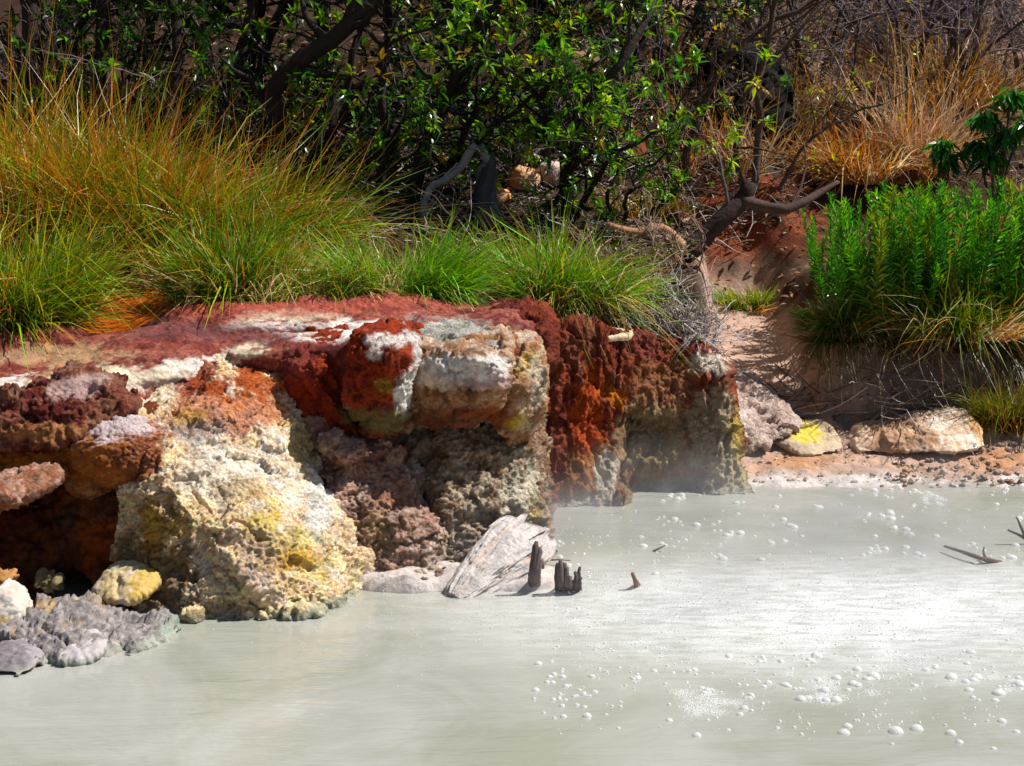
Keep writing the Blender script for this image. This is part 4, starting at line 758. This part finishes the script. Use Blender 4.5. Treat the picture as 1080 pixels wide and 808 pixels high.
# burnt stump with arched limbs
g_ = ground(505, 232); Yb = g_[1]; root = thing('burnt_stump', 'charred grey stump with an arched bleached limb behind the green tussocks', 'stump', tuple(g_))
W = Wood()
for k_ in range(5):
    ph = k_ * 1.26; tt_ = np.linspace(0, 1, 12); ctr = resample(pl3((516, 238, Yb), (511, 205, Yb), (514, 180, Yb), (516 + 4 * math.sin(ph), 160 + 8 * (k_ % 3), Yb)), 12)
    W.tube(ctr + .05 * (1 - .3 * tt_)[:, None] * np.stack([np.cos(ph + 2.2 * tt_), np.sin(ph + 2.2 * tt_), 0 * tt_], 1), np.interp(tt_, [0, .5, .9, 1], [.06, .042, .034, .012]), [(.07, .07, .085), (.12, .12, .14), (.04, .04, .05)][k_ % 3], 8, .16)
o = W.build('trunk', M_DRIFT, root, g_)
W = Wood(); W.tube(resample(pl3((516, 172, Yb), (508, 157, Yb - .05), (500, 154, Yb - .08), (494, 162, Yb - .08), (488, 175, Yb - .08), (470, 190, Yb - .1), (455, 196, Yb - .1), (448, 212, Yb - .1), (446, 232, Yb - .1)), 20), np.linspace(.035, .025, 20), (.24, .24, .26), 8, .1); W.build('limb', M_DRIFT, root, g_)
W = Wood()
for _ in range(9): W.tube(wander(at(rng.uniform(448, 505), rng.uniform(165, 200), Yb - .1), rng.normal(size=3), rng.uniform(.2, .45), 5, .3, -.05), np.linspace(.008, .003, 6), (.36, .34, .33), 4)
W.build('twig', M_DRIFT, root, g_)
# pale log ends and orange stones under the shrubs
W = Wood(); W.tube(resample(pl3((450, 160, 11.2), (475, 172, 11.1)), 6), .035, (.55, .42, .28), 8, .1); tag(rebase(W.build('log', M_DRIFT), at(462, 170, 11.1)), 'short pale broken log in the shade beside the burnt stump', 'log')
for (px, py, r, lab, pal) in [(552, 182, .1, 'orange and cream stone beneath the black stemmed shrub', [(.5, .2, .06), (.6, .42, .3)]), (526, 201, .07, 'orange stone touching the burnt stump', [(.55, .2, .05), (.6, .38, .25)]), (582, 176, .1, 'pale pink stone leaning on the black stem', [(.55, .42, .38), (.5, .28, .18)])]:
    q_ = ground(px, py + 14) + np.array([0, 0, r * .5]); stone('stone', lab, [('blob', q_, np.array([r * 1.2, r, r]), 2.6, .4)], pal, 200 + px, q_ - np.array([0, 0, r]), vox=.012)
    g0 = tz(q_[0], q_[1])
# boulder added to fill a dark void on the slope, coloured near black
g_ = ground(800, 150); Yb = g_[1]
bb = rockmesh('boulder', [hull([(752, 70, Yb), (770, 52, Yb + .1), (800, 48, Yb + .2), (830, 60, Yb + .1), (842, 100, Yb), (838, 150, Yb - .05), (760, 155, Yb - .05), (790, 100, Yb - .1)], back=.6)], .03, [(.006, .005, .005), (.01, .009, .009), (.004, .004, .004)], big=.08, mid=.04, pit=.02, sm=4, seed=210)
tag(rebase(bb, at(798, 150, Yb + .2)), 'near-black boulder added in the dark void behind the thin stems of the open shrub', 'boulder')
# fallen branch
g_ = ground(735, 275); Yb = g_[1] - .1; root = thing('fallen_branch', 'dark forked fallen branch lying across the red bank above the path', 'branch', tuple(g_))
W = Wood(); W.tube(resample(pl3((720, 268, Yb - .05), (740, 252, Yb), (765, 228, Yb), (785, 210, Yb + .05), (792, 192, Yb + .05)), 12), np.linspace(.075, .05, 12), (.035, .02, .016), 10, .08)
W.tube(resample(pl3((780, 212, Yb + .03), (805, 218, Yb), (830, 222, Yb), (850, 212, Yb + .05), (884, 192, Yb + .25)), 16), np.linspace(.046, .014, 16), (.06, .035, .028), 9, .1); W.tube(wander(at(832, 221, Yb), (.4, .1, .6), .5, 6, .15), np.linspace(.014, .004, 7), (.07, .04, .03), 5); W.tube(wander(at(770, 222, Yb), (-.3, -.1, .8), .45, 6, .15), np.linspace(.014, .004, 7), (.12, .1, .1), 5); W.build('limb', M_WOOD, root, g_)
W = Wood(); W.tube(resample(pl3((722, 262, Yb - .08), (700, 240, Yb - .1), (670, 246, Yb - .15), (640, 238, Yb - .15)), 12), np.linspace(.035, .025, 12), (.36, .2, .13), 8, .1); W.tube(resample(pl3((700, 242, Yb - .1), (708, 262, Yb - .15), (718, 280, Yb - .2)), 8), np.linspace(.025, .015, 8), (.4, .24, .16), 7, .1); W.build('root', M_WOOD, root, g_)

# ------------------------------------------------------------------ driftwood and sticks in the pool
def stick(name, label, cat, pts, radii, col, sides=9, wob=.1, group=None, n=14):
    W = Wood(); W.tube(resample(pts, n), np.interp(np.linspace(0, 1, n), np.linspace(0, 1, len(radii)), radii), col, sides, wob)
    return tag(rebase(W.build(name, M_DRIFT), pts[0]), label, cat, group)
# bleached log: broad split slab with grain grooves
def driftlog():
    A = atz(478, 634, -.02); B = at(556, 566, 6.55); n, sdn = 130, 150; ax = B - A; Ln = np.linalg.norm(ax); ax /= Ln
    side = unit(np.cross(ax, [0, 0, 1])); upv = np.cross(side, ax); ro = R(-22); side, upv = side * math.cos(ro) + upv * math.sin(ro), upv * math.cos(ro) - side * math.sin(ro); t = np.linspace(0, 1, n); an = np.linspace(0, 2 * math.pi, sdn, endpoint=False)
    wd = np.interp(t, [0, .06, .25, .6, .9, .97, 1], [.045, .07, .105, .14, .165, .15, .12]); th = np.interp(t, [0, .2, .8, 1], [.04, .075, .1, .08])
    T, AN = np.meshgrid(t, an, indexing='ij'); gp = np.stack([T.ravel() * 1.1, np.cos(AN).ravel() * 1.6, np.sin(AN).ravel() * 1.6], 1)
    gr = fbm(gp * np.array([1.2, 1, 1]), 3.0, 5, 301); gr2 = np.abs(fbm(gp * np.array([.3, 1, 1]) + .08 * fbm(gp, 2, 3, 340)[:, None], 2.6, 5, 305, .62)) + .25 * ss(0., .45, fbm(gp, 1.6, 3, 341)); r = 1 + .13 * gr - .26 * (1 - ss(0, .13, gr2))
    end = .06 * fbm(gp * np.array([0, 1, 1]), 5, 3, 310) * 1.6 * ss(.75, 1, gp[:, 0] / 1.1)
    Pp = A + (T.ravel() * Ln + end)[:, None] * ax + (np.cos(AN).ravel() * np.repeat(wd, sdn) * r)[:, None] * side + (np.sin(AN).ravel() * np.repeat(th, sdn) * r)[:, None] * upv
    i = np.arange(n * sdn).reshape(n, sdn); j = np.roll(i, -1, 1); q_ = np.stack([i[:-1], i[1:], j[1:], j[:-1]], -1).reshape(-1, 4)
    cap0 = i[0][None, ::1]; cap1 = i[-1][None, ::-1]
    base = np.array([.5, .46, .44]); col = np.tile(base, (n * sdn, 1)) * (1 + .12 * gr[:, None]); wv = (1 - ss(0, .1, gr2))[:, None] * .8
    col = col * (1 - wv) + np.array([.24, .19, .17]) * wv
    rd = (ss(.35, .6, fbm(gp, 2.2, 3, 333)) * .6)[:, None]; col = col * (1 - rd) + np.array([.6, .34, .22]) * rd
    o = mk('driftwood_log', Pp, [q_, cap0, cap1], M_DRIFT, cols=col); return tag(rebase(o, A), 'broad bleached driftwood log with split grain leaning on the ledge', 'log')
driftlog()
q0 = atz(562, 628, -.05); Y0 = atz(562, 628)[1]
W = Wood()
for (dx, top, r_, c_) in [(-2, 571, .017, (.10, .075, .07)), (2, 577, .016, (.16, .13, .12)), (5, 600, .012, (.2, .165, .15))]:
    pts = resample(np.array([q0 + [dx * .004, 0, 0], at(563 + dx, 605, Y0 + .01), at(565.5 + dx, 588, Y0 + .015), at(568 + dx, top, Y0 + .02)]), 16); W.tube(pts, np.interp(np.linspace(0, 1, 16), [0, .5, .97, 1], [r_ * 1.1, r_, r_ * .85, r_ * .4]), c_, 6, .1)
tag(rebase(W.build('stake', M_DRIFT), q0), 'upright dark weathered stake standing in the water before the driftwood', 'stake')
st = thing('broken_stump', 'short broken stump with two jagged prongs in the water beside the stake', 'stump', tuple(atz(600, 627)))
Y0 = atz(600, 627)[1]
def slivers(lst):
    W = Wood()
    for (px, top, r_, dy) in lst:
        W.tube(resample(np.array([atz(px, 627, -.04) + [0, dy, 0], at(px, 615, Y0 + dy), at(px + rng.normal() * .6, top + 4, Y0 + dy), at(px + rng.normal(), top, Y0 + dy)]), 12), np.interp(np.linspace(0, 1, 12), [0, .8, 1], [r_, r_ * .95, r_ * .6]), [(.12, .095, .09), (.07, .055, .05), (.17, .14, .13)][rng.integers(3)], 6, .12)
    return W
slivers([(588, 594, .015, .01), (591, 591, .016, -.01), (595, 594, .017, .015), (598, 598, .015, 0), (601, 608, .014, -.012)]).build('prong', M_DRIFT, st, st.location)
slivers([(604, 612, .013, .01), (607, 603, .013, -.008), (610, 598, .011, .004), (612, 609, .009, -.01)]).build('prong', M_DRIFT, st, st.location)
stick('stick', 'short brown stick poking out of the water beyond the broken stump', 'stick', np.array([atz(674, 622, -.04), at(670, 612, atz(674, 622)[1]), at(667, 604, atz(674, 622)[1])]), [.016, .015, .008], (.2, .13, .08), 7, .12)
stick('stick', 'thin twig tilting out of the open water above the short brown stick', 'stick', np.array([atz(686, 583, -.01), atz(694, 579, .015), atz(702, 575, .03)]), [.005, .006, .003], (.16, .12, .1), 6, .1)
stick('twig', 'thin bare stick lying between the driftwood and the broken stump', 'stick', np.array([atz(575, 591, .02), atz(590, 590, .03), atz(602, 591, .02)]), [.005, .006, .004], (.3, .2, .15), 6, .1)
br = thing('floating_branch', 'dark forked branch floating near the far side of the pool', 'branch', tuple(atz(1048, 592)))
W = Wood(); W.tube(resample(np.array([atz(996, 576, .03), atz(1015, 582, .035), atz(1035, 589, .03), atz(1055, 594, -.01)]), 12), np.linspace(.006, .014, 12), (.10, .06, .055), 7, .12); W.tube(resample(np.array([atz(1040, 590, .02), at(1037, 582, atz(1040, 590)[1]), at(1038, 577, atz(1040, 590)[1])]), 6), np.linspace(.009, .004, 6), (.1, .06, .055), 6, .1); W.build('limb', M_DRIFT, br, br.location)
br = thing('floating_branch', 'dark forked twig cut by the picture edge above the floating branch', 'branch', tuple(atz(1085, 574)))
Y0 = atz(1085, 574)[1]
W = Wood(); W.tube(resample(np.array([atz(1095, 578, -.02), at(1082, 568, Y0), at(1072, 563, Y0), at(1063, 559, Y0)]), 8), np.linspace(.012, .005, 8), (.1, .06, .055), 6, .1); W.tube(resample(np.array([at(1082, 568, Y0), at(1077, 556, Y0), at(1072, 545, Y0)]), 8), np.linspace(.009, .004, 8), (.12, .08, .07), 6, .1); W.build('limb', M_DRIFT, br, br.location)

# ------------------------------------------------------------------ bubbles
m, N, K, P = mat('bubble_film'); P.inputs['Base Color'].default_value = (.94, .95, .95, 1); P.inputs['Roughness'].default_value = .06; P.inputs['Specular IOR Level'].default_value = .35; P.inputs['Coat Weight'].default_value = 0.
P.inputs['Subsurface Weight'].default_value = 1.; P.inputs['Subsurface Radius'].default_value = (1, 1, 1); P.inputs['Subsurface Scale'].default_value = .03
tr = N.new('ShaderNodeBsdfTranslucent'); tr.inputs[0].default_value = (.95, .96, .95, 1); mx = N.new('ShaderNodeMixShader'); mx.inputs[0].default_value = .6; K.new(P.outputs[0], mx.inputs[1]); K.new(tr.outputs[0], mx.inputs[2])
lw_ = N.new('ShaderNodeLayerWeight'); lw_.inputs[0].default_value = .35; tp_ = N.new('ShaderNodeBsdfTransparent'); gl = N.new('ShaderNodeBsdfGlossy'); gl.inputs['Roughness'].default_value = .08
fm = N.new('ShaderNodeMapRange'); K.new(lw_.outputs['Facing'], fm.inputs[0]); fm.inputs[1].default_value = 0; fm.inputs[2].default_value = .6; fm.inputs[3].default_value = .82; fm.inputs[4].default_value = 1
m2_ = N.new('ShaderNodeMixShader'); K.new(fm.outputs[0], m2_.inputs[0]); K.new(tp_.outputs[0], m2_.inputs[1]); K.new(mx.outputs[0], m2_.inputs[2])
m3_ = N.new('ShaderNodeMixShader'); m3_.inputs[0].default_value = .04; K.new(m2_.outputs[0], m3_.inputs[1]); K.new(gl.outputs[0], m3_.inputs[2]); K.new(m3_.outputs[0], N['Material Output'].inputs['Surface'])
M_BUB = m
m, N, K, P = mat('froth'); P.inputs['Base Color'].default_value = (.9, .91, .9, 1); P.inputs['Roughness'].default_value = .25; P.inputs['Specular IOR Level'].default_value = .7
P.inputs['Subsurface Weight'].default_value = 1.; P.inputs['Subsurface Radius'].default_value = (1, 1, 1); P.inputs['Subsurface Scale'].default_value = .03
P.inputs['Subsurface Weight'].default_value = 0.; tr = N.new('ShaderNodeBsdfTranslucent'); tr.inputs[0].default_value = (.95, .96, .96, 1); mx = N.new('ShaderNodeMixShader'); mx.inputs[0].default_value = .4; K.new(P.outputs[0], mx.inputs[1]); K.new(tr.outputs[0], mx.inputs[2]); K.new(mx.outputs[0], N['Material Output'].inputs['Surface'])
M_FROTH = m
def dome(k=12, rings=5):
    v = [(0, 0, 1)]; f = []
    for r in range(1, rings + 1):
        a = r / rings * math.pi * .56
        for s_ in range(k): b_ = 2 * math.pi * s_ / k; v.append((math.sin(a) * math.cos(b_), math.sin(a) * math.sin(b_), math.cos(a)))
    v = np.array(v); q_ = []; t_ = []
    for s_ in range(k): t_.append((0, 1 + s_, 1 + (s_ + 1) % k))
    for r in range(rings - 1):
        for s_ in range(k): a = 1 + r * k + s_; b_ = 1 + r * k + (s_ + 1) % k; q_.append((a, a + k, b_ + k, b_))
    return v, np.array(q_), np.array(t_)
dv_, dq, dt = dome(14, 6); dv2, dq2, dt2 = dome(7, 3)
me0 = mk('bubble', dv_ * np.array([1, 1, .8]), [dq, dt], M_BUB)
BUB = []
def bz(n, x0, x1, y0, y1, s0, s1, lab, grp):
    for _ in range(n):
        px, py = rng.uniform(x0, x1), rng.uniform(y0, y1)
        if rng.random() < .55 and BUB and BUB[-1][3] == lab: px = BUB[-1][4] + rng.normal() * 9; py = BUB[-1][5] + rng.normal() * 2.5
        BUB.append((atz(px, py), s0 + (s1 - s0) * rng.random() ** 2.5, lab, lab, px, py)) if py < 808 else None
bz(130, 690, 1085, 515, 592, .011, .026, 'tiny bright bubble floating near the far shore of the pool', 'bubbles near the far shore')
bz(30, 575, 720, 560, 610, .009, .019, 'small bubble floating near the driftwood, stake and sticks', 'bubbles around the driftwood')
bz(100, 555, 860, 690, 760, .008, .017, 'small bubble on the open water in front of the fizzing patch', 'bubbles in front of the fizzing patch')
bz(70, 840, 1085, 690, 740, .008, .024, 'bubble in the dense row beside the fizzing patch and picture edge', 'bubbles in the dense row')
for (px, py, s_) in [(890, 773, .03), (945, 772, .036), (967, 769, .032), (1003, 774, .026), (1012, 783, .02), (894, 766, .024), (735, 776, .022), (1057, 761, .022), (1072, 772, .02), (706, 760, .018), (1048, 790, .016), (768, 770, .014), (820, 768, .014), (941, 785, .012), (1020, 700, .02), (1075, 722, .034), (1030, 715, .03)]:
    BUB.append((atz(px, py), s_ * .72, 'large clear bubble on the calm water closest to the viewer', 'x', px, py))
firstb = True
for (q_, s_, lab, _l, _x, _y) in BUB:
    o = me0 if firstb else me0.copy()
    if not firstb: C.objects.link(o)
    firstb = False; o.location = (q_[0], q_[1], -.001); o.scale = (s_, s_, s_ * rng.uniform(.75, 1.05)); o.rotation_euler = (0, 0, rng.uniform(0, 6)); tag(o, lab, 'bubble', 'bubbles on the pool: ' + lab.split(' ')[0] + ' ' + lab.split(' ')[-1])
# foam patches of boiling froth
oc = np.array([[1, 0, 0], [0, 1, 0], [-1, 0, 0], [0, -1, 0], [0, 0, 1], [0, 0, -1.]]); of = np.array([[0, 1, 4], [1, 2, 4], [2, 3, 4], [3, 0, 4], [1, 0, 5], [2, 1, 5], [3, 2, 5], [0, 3, 5]])
def froth(label, px, py, rx, ry, h, n):
    """a film of countless tiny bubbles, heaped where the pool boils up"""
    n *= 24; c = atz(px, py); g_ = np.random.default_rng(n + int(px)); k = max(4, n // 300); cc = g_.normal(size=(k, 2)) * .6; ci = g_.integers(k, size=n)
    xy = cc[ci] + g_.normal(size=(n, 2)) * .2; r = np.hypot(xy[:, 0], xy[:, 1]); s_ = .0009 + .0022 * g_.random(n) ** 4
    z_ = (.3 * h * np.exp(-3 * r * r) - .0006) * (g_.random(n) < .25) * g_.random(n) - .0003; V = oc[None] * s_[:, None, None] + np.stack([xy[:, 0] * rx, xy[:, 1] * ry, z_], 1)[:, None]
    o = mk('froth', V.reshape(-1, 3), [(of[None] + (np.arange(n) * 6)[:, None, None]).reshape(-1, 3)], M_FROTH); o.location = c; o['kind'] = 'stuff'; o['label'] = label
froth('tallest mound of boiling froth in the middle of the fizzing patch', 772, 641, .10, .12, .03, 260)
froth('flat streak of froth below the tallest froth mound', 850, 676, .16, .10, .008, 160)
froth('thin streak of froth on the near side of the open water', 745, 743, .12, .1, .018, 220)
froth('froth mound at the front rim of the fizzing patch', 862, 724, .1, .12, .03, 200)
froth('wide flat froth streak between the fizzing patch and the picture edge', 955, 697, .16, .1, .015, 190)
froth('froth bump close to the far shore', 985, 526, .06, .14, .05, 140)
froth('small froth streak under the short brown stick', 670, 680, .1, .08, .012, 110)
froth('froth streak behind the tallest froth mound', 905, 660, .16, .1, .016, 150)
froth('froth cluster at the picture edge in the bubble row', 1070, 722, .08, .08, .03, 110)
# the tiniest bubbles, past counting, dotted all over the seething part of the pool
nb_ = 1500; g_ = np.random.default_rng(88); cc = np.stack([g_.uniform(575, 1090, 130), g_.uniform(518, 770, 130)], 1); ci = g_.integers(130, size=nb_); qx = cc[ci, 0] + g_.normal(size=nb_) * 20; qy = np.clip(cc[ci, 1] + g_.normal(size=nb_) * 6, 517, 800)
ps = np.array([atz(a_, b_) for a_, b_ in zip(qx, qy)]); sz = .0022 + .006 * g_.random(nb_) ** 3
V = dv2[None] * sz[:, None, None] + ps[:, None] - np.array([0, 0, .0005]); off = (np.arange(nb_) * len(dv2))[:, None, None]
o = mk('tiny_bubbles', V.reshape(-1, 3), [(dq2[None] + off).reshape(-1, 4), (dt2[None] + off).reshape(-1, 3)], M_BUB); o['kind'] = 'stuff'; o['label'] = 'tiniest bubbles dotted over the seething half of the pool'
# fine spray droplets over the fizzing patch: nobody could count them
V_, F_ = [], []; nv = 0
nd = 5200; a = rng.normal(size=(nd, 2)); cx = 1.25 + a[:, 0] * .95; cy = 5.98 + a[:, 1] * .34; cz = np.abs(rng.normal(size=nd)) * .012
ps = np.stack([cx, cy, cz], 1); sz = rng.uniform(.0012, .0032, nd)
V = ps[:, None] + sz[:, None, None] * oc[None]; F = of[None] + (np.arange(nd) * 6)[:, None, None]
o = mk('spray', V.reshape(-1, 3), [F.reshape(-1, 3)], M_FROTH); o['kind'] = 'stuff'; o['label'] = 'fine spray of droplets over the fizzing patch'

# ------------------------------------------------------------------ steam
m = bpy.data.materials.new('steam'); m.use_nodes = True; N = m.node_tree.nodes; K = m.node_tree.links; N.remove(N['Principled BSDF'])
pv = N.new('ShaderNodeVolumePrincipled'); K.new(pv.outputs[0], N['Material Output'].inputs['Volume']); pv.inputs['Color'].default_value = (.96, .97, .98, 1); pv.inputs['Anisotropy'].default_value = .2
tc = N.new('ShaderNodeTexCoord'); nz = node(N, 'ShaderNodeTexNoise', Scale=2.6, Detail=3, Roughness=.55, Distortion=.6); K.new(tc.outputs['Object'], nz.inputs['Vector'])
r1 = N.new('ShaderNodeMapRange'); K.new(nz.outputs[0], r1.inputs[0]); r1.inputs[1].default_value = .42; r1.inputs[2].default_value = .72
sx = N.new('ShaderNodeSeparateXYZ'); K.new(tc.outputs['Generated'], sx.inputs[0])
r2 = N.new('ShaderNodeMapRange'); K.new(sx.outputs[2], r2.inputs[0]); r2.inputs[1].default_value = 1; r2.inputs[2].default_value = 0.05
p2 = node(N, 'ShaderNodeMath', operation='POWER'); K.new(r2.outputs[0], p2.inputs[0]); p2.inputs[1].default_value = 1.6
cn = node(N, 'ShaderNodeVectorMath', operation='SUBTRACT'); K.new(tc.outputs['Generated'], cn.inputs[0]); cn.inputs[1].default_value = (.5, .5, .5)
cm = node(N, 'ShaderNodeVectorMath', operation='MULTIPLY'); K.new(cn.outputs[0], cm.inputs[0]); cm.inputs[1].default_value = (2, 2, 0)
le = node(N, 'ShaderNodeVectorMath', operation='LENGTH'); K.new(cm.outputs[0], le.inputs[0])
r3 = N.new('ShaderNodeMapRange'); r3.interpolation_type = 'SMOOTHSTEP'; K.new(le.outputs['Value'], r3.inputs[0]); r3.inputs[1].default_value = 1; r3.inputs[2].default_value = .35
ma = node(N, 'ShaderNodeMath', operation='MULTIPLY'); K.new(r1.outputs[0], ma.inputs[0]); K.new(p2.outputs[0], ma.inputs[1])
mb_ = node(N, 'ShaderNodeMath', operation='MULTIPLY'); K.new(ma.outputs[0], mb_.inputs[0]); K.new(r3.outputs[0], mb_.inputs[1])
mc = node(N, 'ShaderNodeMath', operation='MULTIPLY'); K.new(mb_.outputs[0], mc.inputs[0]); mc.inputs[1].default_value = 1.6; K.new(mc.outputs[0], pv.inputs['Density'])
def steam(c, r):
    bm = bmesh.new(); bmesh.ops.create_cube(bm, size=1)
    for v in bm.verts: v.co = (v.co.x * r[0] * 2, v.co.y * r[1] * 2, (v.co.z + .5) * r[2] + .003)
    me = bpy.data.meshes.new('steam'); bm.to_mesh(me); bm.free(); me.materials.append(m); o = bpy.data.objects.new('steam', me); C.objects.link(o); o.location = c; o['kind'] = 'stuff'; o['label'] = 'thin white steam drifting low over the pool'
steam((1.0, 6.95, 0), (2.6, 1.2, .5))
steam((1.6, 5.7, 0), (1.9, .95, .28))
